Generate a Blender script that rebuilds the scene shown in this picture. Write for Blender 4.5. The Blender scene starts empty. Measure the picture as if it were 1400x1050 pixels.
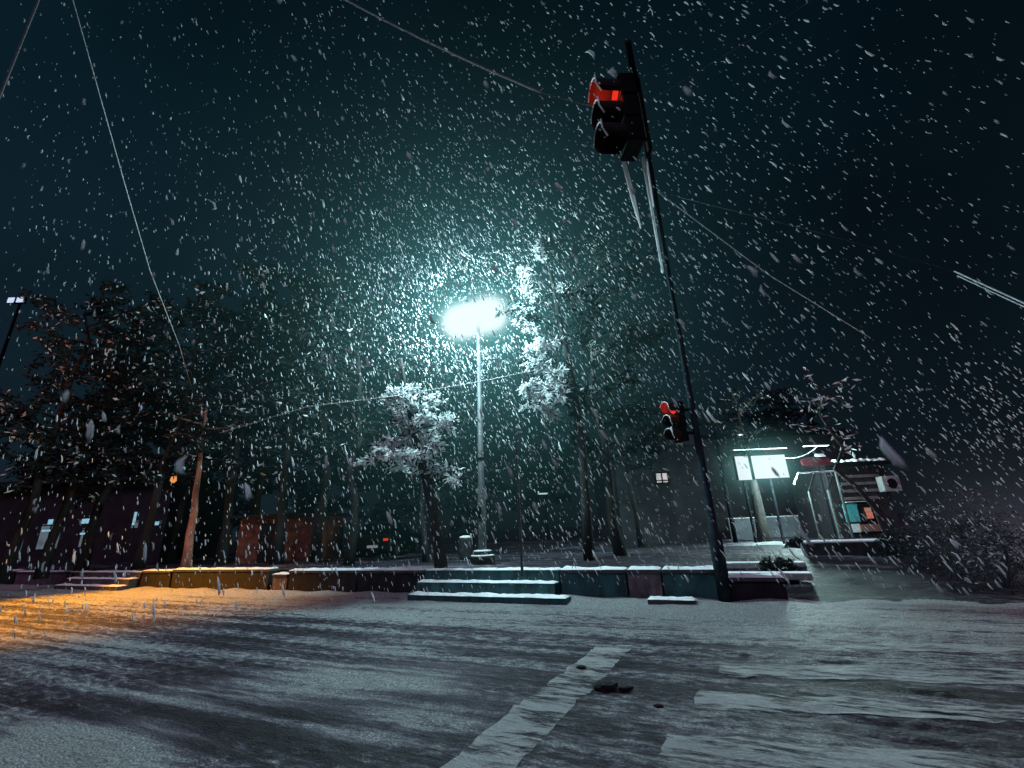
import bpy, bmesh, math, random
from mathutils import Vector, Matrix, noise
random.seed(11)
PI = math.pi
sc = bpy.context.scene
COL = sc.collection

# ---------------------------------------------------------------- camera
FPX, PITCH, ROLL, CH = 600.0, math.radians(18.2), math.radians(-2.5), 1.5
RM = Matrix.Rotation(PI/2+PITCH, 3, 'X') @ Matrix.Rotation(ROLL, 3, 'Z')
cd = bpy.data.cameras.new('camera'); cam = bpy.data.objects.new('camera', cd); COL.objects.link(cam)
cam.matrix_world = Matrix.Translation((0, 0, CH)) @ RM.to_4x4()
cd.sensor_width = 36.0; cd.lens = 36.0*FPX/1400.0
cd.clip_start = 0.05; cd.clip_end = 2000
cd.dof.use_dof = True; cd.dof.focus_distance = 13.0; cd.dof.aperture_fstop = 2.6
sc.camera = cam

def ray(px, py): return RM @ Vector(((px-700)/FPX, -(py-525)/FPX, -1))
def atY(px, py, Y):
    d = ray(px, py); return Vector((0, 0, CH)) + d*(Y/d.y)
def atZ(px, py, z=0.0):
    d = ray(px, py); return Vector((0, 0, CH)) + d*((z-CH)/d.z)

# ---------------------------------------------------------------- helpers
def tag(o, label=None, cat=None, group=None, kind=None):
    if label: o['label'] = label
    if cat: o['category'] = cat
    if group: o['group'] = group
    if kind: o['kind'] = kind
    return o
def thing(name, loc, label, cat, rz=0.0, group=None):
    o = bpy.data.objects.new(name, None); COL.objects.link(o)
    o.location = loc; o.rotation_euler = (0, 0, rz); o.empty_display_size = 0.1
    return tag(o, label, cat, group)
class MB:
    """collects shapes in world (or local) coordinates and links them as one mesh object"""
    def __init__(s): s.v = []; s.f = []; s.m = []; s.mi = 0
    def add(s, vs, fs):
        n = len(s.v); s.v += [tuple(v) for v in vs]
        s.f += [tuple(i+n for i in f) for f in fs]; s.m += [s.mi]*len(fs)
    def box(s, c, d, M=None, taper=1.0):
        x, y, z = d[0]/2, d[1]/2, d[2]/2
        vs = [Vector((sx*x*(taper if sz > 0 else 1), sy*y*(taper if sz > 0 else 1), sz*z)) for sz in (-1, 1) for sx, sy in ((-1, -1), (1, -1), (1, 1), (-1, 1))]
        if M: vs = [M @ v for v in vs]
        s.add([v+Vector(c) for v in vs], [(3, 2, 1, 0), (4, 5, 6, 7), (0, 1, 5, 4), (1, 2, 6, 5), (2, 3, 7, 6), (3, 0, 4, 7)])
    def tube(s, pts, rs, n=8, cap=True):
        pts = [Vector(p) for p in pts]
        if not hasattr(rs, '__len__'): rs = [rs]*len(pts)
        vs = []; up = None
        for i, p in enumerate(pts):
            t = (pts[min(i+1, len(pts)-1)]-pts[max(i-1, 0)]).normalized()
            if up is None: up = t.orthogonal().normalized()
            up = (up - t*up.dot(t)); up = up.normalized() if up.length > 1e-6 else t.orthogonal().normalized()
            b = t.cross(up)
            for k in range(n):
                a = 2*PI*k/n; vs.append(p+(up*math.cos(a)+b*math.sin(a))*rs[i])
        fs = []
        for i in range(len(pts)-1):
            for k in range(n):
                fs.append((i*n+k, i*n+(k+1) % n, (i+1)*n+(k+1) % n, (i+1)*n+k))
        if cap: fs += [tuple(range(n-1, -1, -1)), tuple((len(pts)-1)*n+k for k in range(n))]
        s.add(vs, fs)
    def lathe(s, c, prof, n=20):
        vs = []; fs = []
        for r, z in prof:
            for k in range(n):
                a = 2*PI*k/n; vs.append(Vector(c)+Vector((r*math.cos(a), r*math.sin(a), z)))
        for i in range(len(prof)-1):
            for k in range(n): fs.append((i*n+k, i*n+(k+1) % n, (i+1)*n+(k+1) % n, (i+1)*n+k))
        fs += [tuple(range(n-1, -1, -1)), tuple((len(prof)-1)*n+k for k in range(n))]
        s.add(vs, fs)
    def leaf(s, p, d, w, L):
        """an elongated, slightly folded leaf or lump of snow"""
        d = d.normalized(); a = d.orthogonal().normalized()
        a = Matrix.Rotation(random.uniform(0, 2*PI), 3, d) @ a; b = d.cross(a)
        s.add([p, p+d*L*.45+a*w*.5+b*w*.15, p+d*L, p+d*L*.5-a*w*.5+b*w*.15, p+d*L*.5-b*w*.2], [(0, 1, 4), (1, 2, 4), (2, 3, 4), (3, 0, 4)])
    def build(s, name, mats, parent=None, smooth=False, bevel=0.0, origin=None):
        if origin is not None:
            ov = Vector(origin); s.v = [tuple(Vector(v)-ov) for v in s.v]
        me = bpy.data.meshes.new(name); me.from_pydata(s.v, [], s.f)
        if not isinstance(mats, (list, tuple)): mats = [mats]
        for m in mats: me.materials.append(m)
        if len(mats) > 1: me.polygons.foreach_set('material_index', s.m)
        if smooth: me.polygons.foreach_set('use_smooth', [True]*len(me.polygons))
        me.update()
        o = bpy.data.objects.new(name, me); COL.objects.link(o)
        if origin is not None: o.location = origin
        if parent: o.parent = parent
        if bevel:
            b = o.modifiers.new('bevel', 'BEVEL'); b.width = bevel; b.segments = 2; b.limit_method = 'ANGLE'
        return o
def copy_tree(o, parent=None):
    c = o.copy(); COL.objects.link(c)
    if parent: c.parent = parent
    for ch in [x for x in bpy.data.objects if x.parent == o]: copy_tree(ch, c)
    return c

# ---------------------------------------------------------------- materials
def nt(m): return m.node_tree.nodes, m.node_tree.links
def mat(name, col, col2=None, scale=6.0, rough=0.75, bump=0.0, bscale=None, metal=0.0, stretch=(1, 1, 1), snow=0.0, detail=5, lo=.35, hi=.65, spec=0.3):
    """procedural surface: noise between two colours, bump, optional snow settled on upward faces"""
    m = bpy.data.materials.new(name); m.use_nodes = True
    N, L = nt(m); p = N['Principled BSDF']; p.inputs['Roughness'].default_value = rough; p.inputs['Metallic'].default_value = metal
    p.inputs['Specular IOR Level'].default_value = spec
    tc = N.new('ShaderNodeNewGeometry'); mp = N.new('ShaderNodeMapping'); mp.inputs['Scale'].default_value = stretch
    L.new(tc.outputs['Position'], mp.inputs['Vector'])
    n = N.new('ShaderNodeTexNoise'); n.inputs['Scale'].default_value = scale; n.inputs['Detail'].default_value = detail; n.inputs['Roughness'].default_value = .62
    L.new(mp.outputs[0], n.inputs['Vector'])
    r = N.new('ShaderNodeValToRGB'); r.color_ramp.elements[0].position = lo; r.color_ramp.elements[1].position = hi
    r.color_ramp.elements[0].color = (*col, 1); r.color_ramp.elements[1].color = (*(col2 or [c*.6 for c in col]), 1)
    L.new(n.outputs['Fac'], r.inputs['Fac']); out = r.outputs['Color']
    if snow:
        sp = N.new('ShaderNodeSeparateXYZ'); L.new(tc.outputs['Normal'], sp.inputs[0])
        ad = N.new('ShaderNodeMath'); ad.operation = 'MULTIPLY_ADD'; L.new(n.outputs['Fac'], ad.inputs[0]); ad.inputs[1].default_value = .8; L.new(sp.outputs['Z'], ad.inputs[2])
        mr = N.new('ShaderNodeMapRange'); mr.inputs['From Min'].default_value = 1.35-snow; mr.inputs['From Max'].default_value = 1.5-snow
        L.new(ad.outputs[0], mr.inputs['Value'])
        mx = N.new('ShaderNodeMix'); mx.data_type = 'RGBA'; L.new(mr.outputs[0], mx.inputs['Factor']); L.new(out, mx.inputs[6]); mx.inputs[7].default_value = (.8, .82, .84, 1)
        out = mx.outputs[2]
    L.new(out, p.inputs['Base Color'])
    if bump:
        n2 = N.new('ShaderNodeTexNoise'); n2.inputs['Scale'].default_value = bscale or scale*4; n2.inputs['Detail'].default_value = 6
        L.new(mp.outputs[0], n2.inputs['Vector'])
        b = N.new('ShaderNodeBump'); b.inputs['Strength'].default_value = bump; b.inputs['Distance'].default_value = .03
        L.new(n2.outputs['Fac'], b.inputs['Height']); L.new(b.outputs['Normal'], p.inputs['Normal'])
    return m
def emit(name, col, strength=1.0, col2=None, scale=4.0):
    m = bpy.data.materials.new(name); m.use_nodes = True; N, L = nt(m)
    N.remove(N['Principled BSDF']); e = N.new('ShaderNodeEmission'); e.inputs['Strength'].default_value = strength
    if col2:
        g = N.new('ShaderNodeNewGeometry'); n = N.new('ShaderNodeTexNoise'); n.inputs['Scale'].default_value = scale; n.inputs['Detail'].default_value = 3
        L.new(g.outputs['Position'], n.inputs['Vector'])
        r = N.new('ShaderNodeValToRGB'); r.color_ramp.elements[0].position = .35; r.color_ramp.elements[1].position = .65
        r.color_ramp.elements[0].color = (*col, 1); r.color_ramp.elements[1].color = (*col2, 1)
        L.new(n.outputs['Fac'], r.inputs['Fac']); L.new(r.outputs[0], e.inputs['Color'])
    else: e.inputs['Color'].default_value = (*col, 1)
    L.new(e.outputs[0], N['Material Output'].inputs['Surface']); return m

M = {}
M['snow'] = mat('settled_snow', (.78, .80, .82), (.62, .65, .68), 9, .8, .5, 30)
M['concrete'] = mat('wet_concrete', (.07, .07, .08), (.03, .03, .035), 3, .6, .4, 25)
M['darkwall'] = mat('dark_wall', (.014, .012, .016), (.004, .0035, .005), 5, .8, .8, 12, stretch=(1, 1, .5))
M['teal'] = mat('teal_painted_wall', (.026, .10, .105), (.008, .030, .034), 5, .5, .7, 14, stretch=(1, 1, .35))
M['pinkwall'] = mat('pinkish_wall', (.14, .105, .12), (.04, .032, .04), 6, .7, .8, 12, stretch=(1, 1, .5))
M['steel'] = mat('painted_pole', (.065, .07, .075), (.035, .038, .042), 5, .6, .15, 30)
M['darksteel'] = mat('dark_pole', (.008, .009, .012), (.004, .005, .007), 6, .8, .15, 30, spec=.05)
M['mast'] = mat('hazed_mast', (.026, .036, .046), (.014, .020, .026), 6, .9, .15, 30, spec=0.0)  # tone brought close to the sky, haze put into the colour
M['black'] = mat('black_housing', (.004, .004, .005), (.002, .002, .003), 8, .7, spec=.05)
M['bark'] = mat('bark', (.030, .026, .026), (.010, .009, .009), 7, .9, .9, 22, stretch=(1, 1, .25))
M['farleaf'] = mat('hazed_foliage', (.035, .055, .075), (.018, .030, .042), 1.5, .9)  # bluish tint puts aerial haze into the leaf colour
M['barklit'] = mat('orange_lit_bark', (.42, .19, .13), (.14, .06, .04), 6, .9, .8, 20, stretch=(1, 1, .25))  # orange lamplight put into the bark colour
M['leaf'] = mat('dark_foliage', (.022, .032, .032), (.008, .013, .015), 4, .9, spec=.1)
M['boughsnow'] = mat('bough_snow', (.88, .90, .92), (.78, .80, .83), 9, .8)
N_, L_ = nt(M['boughsnow']); tr_ = N_.new('ShaderNodeBsdfTranslucent'); tr_.inputs['Color'].default_value = (.85, .9, .92, 1); mm_ = N_.new('ShaderNodeMixShader'); mm_.inputs[0].default_value = .45
L_.new(N_['Principled BSDF'].outputs[0], mm_.inputs[1]); L_.new(tr_.outputs[0], mm_.inputs[2]); L_.new(mm_.outputs[0], N_['Material Output'].inputs['Surface'])
M['wire'] = mat('snowy_cable', (.55, .58, .6), (.3, .32, .34), 14, .7)
M['dimwire'] = mat('bare_cable', (.12, .12, .13), (.06, .06, .065), 14, .7)
M['brick'] = mat('dark_red_wall', (.20, .055, .03), (.05, .018, .012), 4, .85, .4, 25)
M['facade'] = mat('grey_facade', (.030, .030, .036), (.014, .014, .018), 2, .85, .3, 18)
M['lightfacade'] = mat('pale_facade', (.14, .15, .17), (.08, .085, .10), 2, .85, .3, 18)
M['redsign'] = mat('dark_red_sign', (.05, .008, .012), (.03, .004, .008), 6, .4)
M['carpaint'] = mat('dark_car_paint', (.008, .008, .010), (.005, .005, .006), 5, .4, spec=.2)
M['glass'] = mat('dark_glass', (.01, .012, .015), (.006, .008, .01), 3, .08, spec=.6)
M['rubber'] = mat('tyre_rubber', (.015, .015, .015), (.008, .008, .008), 10, .9)
M['lampwhite'] = emit('lit_lens', (.84, .96, 1.0))
M['boxwhite'] = emit('lightbox_face', (.80, .92, .96), 1.0, (.74, .86, .92), 1)
M['red'] = emit('red_lens', (.85, .03, .015), 1.0)
M['tail'] = emit('tail_light', (.75, .06, .03), .7)
M['winwarm'] = emit('lit_window', (.35, .30, .30), 1.0, (.62, .60, .62), 3)
M['wincool'] = emit('cool_window', (.16, .40, .52), 1.0, (.30, .55, .66), 6)
M['windim'] = emit('dim_shopfront', (.05, .075, .10), 1.0, (.11, .14, .17), 1.5)

# ---------------------------------------------------------------- world + sun
SUN_EL, SUN_AZ = math.radians(52), math.radians(200)
w = bpy.data.worlds.new('World'); sc.world = w; w.use_nodes = True
N, L = w.node_tree.nodes, w.node_tree.links
bg = N['Background']; bg.inputs['Strength'].default_value = 1.0
sky = N.new('ShaderNodeTexSky'); sky.sky_type = 'NISHITA'; sky.sun_disc = False
sky.sun_elevation = SUN_EL; sky.sun_rotation = SUN_AZ
tc = N.new('ShaderNodeTexCoord'); sp = N.new('ShaderNodeSeparateXYZ'); L.new(tc.outputs['Generated'], sp.inputs[0])
rp = N.new('ShaderNodeValToRGB'); e = rp.color_ramp.elements
e[0].position = 0.0; e[0].color = (.0036, .0080, .0125, 1)
e[1].position = .95; e[1].color = (.0009, .0056, .0092, 1)
x = rp.color_ramp.elements.new(.30); x.color = (.0030, .0088, .0138, 1)
x = rp.color_ramp.elements.new(.62); x.color = (.0018, .0078, .0126, 1)
L.new(sp.outputs['Z'], rp.inputs['Fac'])
cl = N.new('ShaderNodeTexNoise'); cl.inputs['Scale'].default_value = 2.2; cl.inputs['Detail'].default_value = 6; L.new(tc.outputs['Generated'], cl.inputs['Vector'])
cr = N.new('ShaderNodeMapRange'); cr.inputs['From Min'].default_value = .3; cr.inputs['From Max'].default_value = .7; cr.inputs['To Min'].default_value = .65; cr.inputs['To Max'].default_value = 1.35
L.new(cl.outputs['Fac'], cr.inputs['Value'])
# sky colour raised to the west, imitating the pale wash of a flare
gl = N.new('ShaderNodeMapRange'); gl.inputs['From Min'].default_value = -.25; gl.inputs['From Max'].default_value = -.85; gl.inputs['To Min'].default_value = .72; gl.inputs['To Max'].default_value = 1.7
L.new(sp.outputs['X'], gl.inputs['Value'])
mu = N.new('ShaderNodeMath'); mu.operation = 'MULTIPLY'; L.new(cr.outputs[0], mu.inputs[0]); L.new(gl.outputs[0], mu.inputs[1])
v = N.new('ShaderNodeVectorMath'); v.operation = 'SCALE'; L.new(rp.outputs[0], v.inputs[0]); L.new(mu.outputs[0], v.inputs['Scale'])
sk = N.new('ShaderNodeVectorMath'); sk.operation = 'SCALE'; L.new(sky.outputs[0], sk.inputs[0]); sk.inputs['Scale'].default_value = .0004
ad = N.new('ShaderNodeVectorMath'); ad.operation = 'ADD'; L.new(v.outputs[0], ad.inputs[0]); L.new(sk.outputs[0], ad.inputs[1])
L.new(ad.outputs[0], bg.inputs['Color'])

sl = bpy.data.lights.new('fill_sun', 'SUN'); sl.energy = .66; sl.angle = math.radians(22); sl.color = (.84, .60, 1.0)  # unseen lilac sun from behind the camera, added as foreground fill
so = bpy.data.objects.new('fill_sun', sl); COL.objects.link(so)
sd = Vector((math.sin(SUN_AZ)*math.cos(SUN_EL), math.cos(SUN_AZ)*math.cos(SUN_EL), math.sin(SUN_EL)))
so.rotation_euler = sd.to_track_quat('Z', 'Y').to_euler()

def lamp(name, loc, power, col, kind='POINT', size=.15, parent=None, target=None, spot=None, blend=.5):
    l = bpy.data.lights.new(name, kind); l.energy = power; l.color = col
    if kind == 'SPOT': l.spot_size = math.radians(spot); l.spot_blend = blend
    l.shadow_soft_size = size
    o = bpy.data.objects.new(name, l); COL.objects.link(o); o.location = loc
    if target is not None: o.rotation_euler = (Vector(loc)-Vector(target)).to_track_quat('Z', 'Y').to_euler()
    if parent: o.parent = parent; o.matrix_parent_inverse = Matrix.Translation(parent.location).inverted()
    return o

# ---------------------------------------------------------------- frame along the wall
W0 = Vector((0, 10.75, 0)); TH = math.atan(-.45)
U = Vector((math.cos(TH), math.sin(TH), 0)); NN = Vector((-math.sin(TH), math.cos(TH), 0))
def wp(u, v, z=0): return W0+U*u+NN*v+Vector((0, 0, z))
def uv_of(p): q = Vector(p)-W0; return q.dot(U), q.dot(NN)
MU = Matrix.Rotation(TH, 3, 'Z')
def upx(px, py=805): return uv_of(atZ(px, py))[0]
def u_on_wall(px, v=0.0, z=.3):
    """u where the vertical plane of a pixel column meets the wall plane"""
    lo, hi = -40, 20
    for _ in range(50):
        m = (lo+hi)/2; q = wp(m, v, z)-Vector((0, 0, CH)); c = RM.transposed() @ q
        x = 700+FPX*c.x/-c.z if c.z < 0 else -1e9
        if x < px: lo = m
        else: hi = m
    return (lo+hi)/2

# ---------------------------------------------------------------- ground
def fbm(x, y, z=0.0, o=4):
    s = 0; a = .5
    for i in range(o):
        s += a*noise.noise((x, y, z+i*7.3)); x *= 2.03; y *= 2.03; a *= .5
    return s
def road_z(x, y):
    q = Vector((x, y, 0))-W0; u = q.dot(U); v = q.dot(NN)
    v2 = v + .5*math.sin(u*.16+.6)
    rut = noise.noise((u*.10, v2*1.1, 3.1))*.026 + noise.noise((u*.22, v2*4.0, 9.1))*.022
    fine = noise.noise((u*2.2, v2*9, 1.7))*.017 + noise.noise((u*7, v2*13, 5.0))*.010
    near = max(0, min(1, (v+1.6)/1.4))
    drift = max(0, min(1, (v+.75)/.7))*(.05+.05*noise.noise((u*1.3, 0, 4)))
    return rut*(1-.5*near) + fine*(1.2-.5*near) + near*.03 + drift

def grid(name, x0, x1, y0, y1, step, fz, m, kind='structure', skip=None):
    nx = int((x1-x0)/step)+1; ny = int((y1-y0)/step)+1
    vs = [(x0+i*step, y0+j*step, fz(x0+i*step, y0+j*step)) for j in range(ny) for i in range(nx)]
    fs = [(j*nx+i, j*nx+i+1, (j+1)*nx+i+1, (j+1)*nx+i) for j in range(ny-1) for i in range(nx-1) if not (skip and skip(x0+i*step, y0+j*step))]
    b = MB(); b.v = vs; b.f = fs; b.m = [0]*len(fs)
    o = b.build(name, m, smooth=True)
    if kind: o['kind'] = kind
    return o

GLOW_PATCH = [(*atZ(440, 935)[:2], 2.0, .75, .55), (*atZ(560, 985)[:2], .9, .45, .42), (*atZ(50, 1035)[:2], 1.2, .8, .75), (*atZ(1000, 850)[:2], 2.0, 1.2, .1)]  # snow patches, whitened also to imitate a teal reflection on the road
LB = Vector((-1.02, 13.1, .62))
def road_material(name, snowy, mark=False):
    park = 'ground' in name
    m = bpy.data.materials.new(name); m.use_nodes = True; N, L = nt(m); p = N['Principled BSDF']
    p.inputs['Roughness'].default_value = .62; p.inputs['Specular IOR Level'].default_value = .35
    g = N.new('ShaderNodeNewGeometry')
    mp = N.new('ShaderNodeMapping'); mp.vector_type = 'TEXTURE'; mp.inputs['Rotation'].default_value = (0, 0, TH)
    L.new(g.outputs['Position'], mp.inputs['Vector'])
    def nz(sc_, st, det=5, ro=.6, dist=0.0):
        a = N.new('ShaderNodeVectorMath'); a.operation = 'MULTIPLY'; a.inputs[1].default_value = st; L.new(mp.outputs[0], a.inputs[0])
        n = N.new('ShaderNodeTexNoise'); n.inputs['Scale'].default_value = sc_; n.inputs['Detail'].default_value = det; n.inputs['Roughness'].default_value = ro; n.inputs['Distortion'].default_value = dist
        L.new(a.outputs[0], n.inputs['Vector']); return n.outputs['Fac']
    def rng(s, a, b, c=0.0, d=1.0):
        r = N.new('ShaderNodeMapRange'); r.inputs['From Min'].default_value = a; r.inputs['From Max'].default_value = b; r.inputs['To Min'].default_value = c; r.inputs['To Max'].default_value = d
        L.new(s, r.inputs['Value']); return r.outputs[0]
    def mth(op, a, b):
        r = N.new('ShaderNodeMath'); r.operation = op
        for i, s in enumerate((a, b)):
            if isinstance(s, (int, float)): r.inputs[i].default_value = s
            else: L.new(s, r.inputs[i])
        return r.outputs[0]
    tracks = rng(nz(1.0, (.10, 2.9, 1), 7, .68, .25), .38, .62)
    patches = rng(nz(.42, (.6, 1, 1), 4, .5), .40, .68)
    clump = rng(nz(8, (.6, 1.9, 1), 8, .74), .40, .62)
    grit = rng(nz(42, (1, 1.5, 1), 3, .6), .42, .60)
    sn = mth('ADD', mth('MULTIPLY', tracks, .56), mth('MULTIPLY', patches, .36))
    sn = mth('ADD', sn, mth('MULTIPLY', mth('SUBTRACT', clump, .5), .55))
    sn = mth('ADD', sn, snowy)
    # lamp-lit band put into the snow colour along the wall foot: distance across the road in the wall's frame
    dt = N.new('ShaderNodeVectorMath'); dt.operation = 'DOT_PRODUCT'; L.new(g.outputs['Position'], dt.inputs[0]); dt.inputs[1].default_value = tuple(NN)
    sn = mth('ADD', sn, mth('MULTIPLY', rng(mth('ADD', dt.outputs['Value'], mth('MULTIPLY', clump, .5)), W0.dot(NN)-3.4, W0.dot(NN)-.6), .58 if not park else 0))
    if park: PT = [(*atZ(1100, 741, .6)[:2], 3.6, 2.2, .75), (LB.x, LB.y-.6, 4.0, 1.6, .4)]  # whiter ground at plaza and lamp base, lamplight put into the colour
    else: PT = GLOW_PATCH
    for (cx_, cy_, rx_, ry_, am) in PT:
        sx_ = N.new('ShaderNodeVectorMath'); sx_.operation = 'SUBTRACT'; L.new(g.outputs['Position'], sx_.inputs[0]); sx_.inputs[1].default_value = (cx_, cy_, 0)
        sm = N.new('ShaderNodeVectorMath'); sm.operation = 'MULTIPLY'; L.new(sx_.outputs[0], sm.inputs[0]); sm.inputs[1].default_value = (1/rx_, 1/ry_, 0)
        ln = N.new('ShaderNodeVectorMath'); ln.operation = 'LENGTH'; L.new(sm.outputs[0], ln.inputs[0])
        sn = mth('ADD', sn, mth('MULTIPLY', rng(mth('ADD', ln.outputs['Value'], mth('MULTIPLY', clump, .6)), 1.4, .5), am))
    sn = rng(sn, .15, .85)
    rp = N.new('ShaderNodeValToRGB'); e = rp.color_ramp.elements
    e[0].position = 0; e[0].color = (.020, .017, .030, 1); e[1].position = 1; e[1].color = (.82, .86, .88, 1)
    x = e.new(.35); x.color = (.095, .078, .125, 1); x = e.new(.65); x.color = (.33, .30, .39, 1)
    L.new(sn, rp.inputs['Fac'])
    mx = N.new('ShaderNodeMix'); mx.data_type = 'RGBA'; mx.blend_type = 'MULTIPLY'; mx.inputs['Factor'].default_value = .12 if mark else .62
    L.new(rp.outputs[0], mx.inputs[6]); L.new(grit, mx.inputs[7]); L.new(mx.outputs[2], p.inputs['Base Color'])
    h = mth('ADD', mth('MULTIPLY', clump, .55), mth('MULTIPLY', grit, .35))
    h = mth('ADD', h, mth('MULTIPLY', nz(3.0, (.16, 6, 1), 8, .68), 1.1))
    b = N.new('ShaderNodeBump'); b.inputs['Strength'].default_value = 1.0; b.inputs['Distance'].default_value = .085
    L.new(h, b.inputs['Height']); L.new(b.outputs[0], p.inputs['Normal'])
    if mark:   # worn, partly snowed-over paint: ragged holes through it
        ho = rng(mth('ADD', mth('MULTIPLY', nz(4.5, (.5, 3.4, 1), 8, .74), .6), mth('MULTIPLY', nz(1.3, (.6, 2.5, 1), 4, .6), .4)), .455, .53)
        t = N.new('ShaderNodeBsdfTransparent'); ms = N.new('ShaderNodeMixShader')
        L.new(ho, ms.inputs[0]); L.new(t.outputs[0], ms.inputs[1]); L.new(p.outputs[0], ms.inputs[2])
        L.new(ms.outputs[0], N['Material Output'].inputs['Surface'])
    return m
M['slush'] = mat('grey_slush', (.10, .10, .12), (.05, .05, .06), 5, .8)
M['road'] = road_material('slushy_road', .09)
M['mark'] = road_material('snowed_paint', .95, True)
M['parkground'] = road_material('snowy_ground', -.12)

in_front = lambda x, y: (Vector((x+.1, y+.1, 0))-W0).dot(NN) > .5
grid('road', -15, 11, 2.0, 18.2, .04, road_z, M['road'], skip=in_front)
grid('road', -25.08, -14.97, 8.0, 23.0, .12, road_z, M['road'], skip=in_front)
b = MB(); b.add([(-400, -60, -.06), (400, -60, -.06), (400, 600, -.06), (-400, 600, -.06)], [(0, 1, 2, 3)])
b.build('ground', M['darkwall'])['kind'] = 'structure'

def park_z(x, y):
    u, v = uv_of((x, y, 0)); base = .60
    if u > 3.2:      # behind the traffic light the ground falls to the road as a rough snowy slope
        k = min(1, (u-3.2)/1.2); s = min(1, max(0, (v-.2)/3.4)); base = .60*(1-k)+k*(.06+.54*s-max(0, .2-v)*.25-(max(0, 5.0-u)*.45 if v < .28 else 0))
    d = fbm(x*.7, y*.7)*.10 + noise.noise((x*3.1, y*3.1, 2))*.025
    return base + d*min(1, max(0, (v-.1)/.8))
def park_skip(x, y): return uv_of((x+.06, y+.06, 0))[1] < (.28 if uv_of((x, y, 0))[0] < 4.5 else -.5)
grid('park_ground', -30, 24, 3.5, 34, .14, park_z, M['parkground'], skip=park_skip)

# road markings: strips that follow the road surface
def strip(name, p0, p1, p2, p3, label=None):
    n1, n2 = 90, 12; b = MB(); vs = []
    for i in range(n1+1):
        for j in range(n2+1):
            s, t = i/n1, j/n2
            a = Vector(p0).lerp(Vector(p1), s); c = Vector(p3).lerp(Vector(p2), s); q = a.lerp(c, t)
            e_ = .05*noise.noise((q.x*4, q.y*4, 1))+.03*noise.noise((q.x*13, q.y*13, 1)); q = q+Vector((e_, e_*.6, 0))
            vs.append((q.x, q.y, road_z(q.x, q.y)+.0065))
    fs = [(i*(n2+1)+j, (i+1)*(n2+1)+j, (i+1)*(n2+1)+j+1, i*(n2+1)+j+1) for i in range(n1) for j in range(n2)]
    b.v = vs; b.f = fs; b.m = [0]*len(fs); o = b.build(name, M['mark'], smooth=True); o['kind'] = 'structure'; return o
strip('stop_line', (-1.05, 2.7, 0), (1.01, 6.63, 0), (1.40, 6.45, 0), (-.55, 2.6, 0))
for a, c in (((2.17, 5.62), (1.97, 5.20)), ((1.60, 4.80), (1.40, 4.36)), ((1.02, 3.88), (.80, 3.46)), ((3.9, 6.15), (3.8, 5.82))):
    d = Vector((7.0, -1.75, 0))
    A = Vector((*a, 0)); C = Vector((*c, 0)); strip('crosswalk_stripe', A, A+d, C+d, C)

# lumps of kicked-up slush
for (px, py, s) in ((828, 941, .085), (855, 943, .05), (795, 914, .04), (900, 968, .03)):
    p = atZ(px, py); b = MB(); vs = []
    bm = bmesh.new(); bmesh.ops.create_icosphere(bm, subdivisions=2, radius=1)
    for v_ in bm.verts:
        k = 1+.35*noise.noise(v_.co*1.7+Vector((px, 0, 0))); v_.co = Vector((v_.co.x*s*1.5*k, v_.co.y*s*k, v_.co.z*s*.6*k))
    me = bpy.data.meshes.new('slush_lump'); bm.to_mesh(me); bm.free(); me.materials.append(M['darkwall'])
    o = bpy.data.objects.new('slush_lump', me); COL.objects.link(o); o.location = (p.x, p.y, road_z(p.x, p.y)+s*.2)
    tag(o, {828: 'largest dark slush lump on the road right of the white stop line', 855: 'small dark slush lump just right of the largest lump', 795: 'dark slush crumb near the far end of the stop line', 900: 'dark slush crumb between stop line and zebra bars'}[px], 'slush lump', 'lumps of dirty slush on the road')

# ---------------------------------------------------------------- retaining wall, steps
def snowcap(b, u0, u1, v0, v1, z, h=.05, step=.05):
    """soft uneven layer of snow lying on a ledge"""
    n = max(2, int((u1-u0)/step)); vs = []; m = 5
    for i in range(n+1):
        u = u0+(u1-u0)*i/n
        for j in range(m+1):
            t = j/m; prof = math.sin(PI*min(1, max(0, t)))**.45 if 0 < t < 1 else 0
            zz = z+.003+(h*(.75+.7*noise.noise((u*2.3, j*.6, z*9))+.45*noise.noise((u*9, j*1.1, z*5)))*prof if 0 < i < n else 0)
            e_ = .035*noise.noise((u*3, j*1.0, 5))+.02*noise.noise((u*11, 3, z*4)) - .016
            vs.append(wp(u, v0+(v1-v0)*t+(e_ if t == 0 else 0), zz))
    fs = [(i*(m+1)+j, (i+1)*(m+1)+j, (i+1)*(m+1)+j+1, i*(m+1)+j+1) for i in range(n) for j in range(m)]
    b.add(vs, fs)
def wall(px0, px1, h, m, label, h2=None, v0=0.0, snow=.05, cat='wall'):
    u0, u1 = u_on_wall(px0, v0), u_on_wall(px1, v0)
    t = thing('retaining_wall', wp((u0+u1)/2, v0), label, cat, 0, 'retaining wall sections along the road')
    o = wp((u0+u1)/2, v0)
    b = MB(); b.box(wp((u0+u1)/2, v0+.16, (h-.07)/2)-o, (u1-u0-.006, .30, h-.07), MU); b.build('wall_body', m, t, bevel=.012)
    b = MB(); b.box(wp((u0+u1)/2, v0+.155, h-.034)-o, (u1-u0-.004, .36, .066), MU); b.build('coping', M['concrete'], t, bevel=.012)
    b = MB(); snowcap(b, u0+.01, u1-.01, v0-.02, v0+.34, h, snow); b.v = [tuple(Vector(q)-o) for q in b.v]; b.build('snow_cap', M['snow'], t, smooth=True)
    return t
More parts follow.
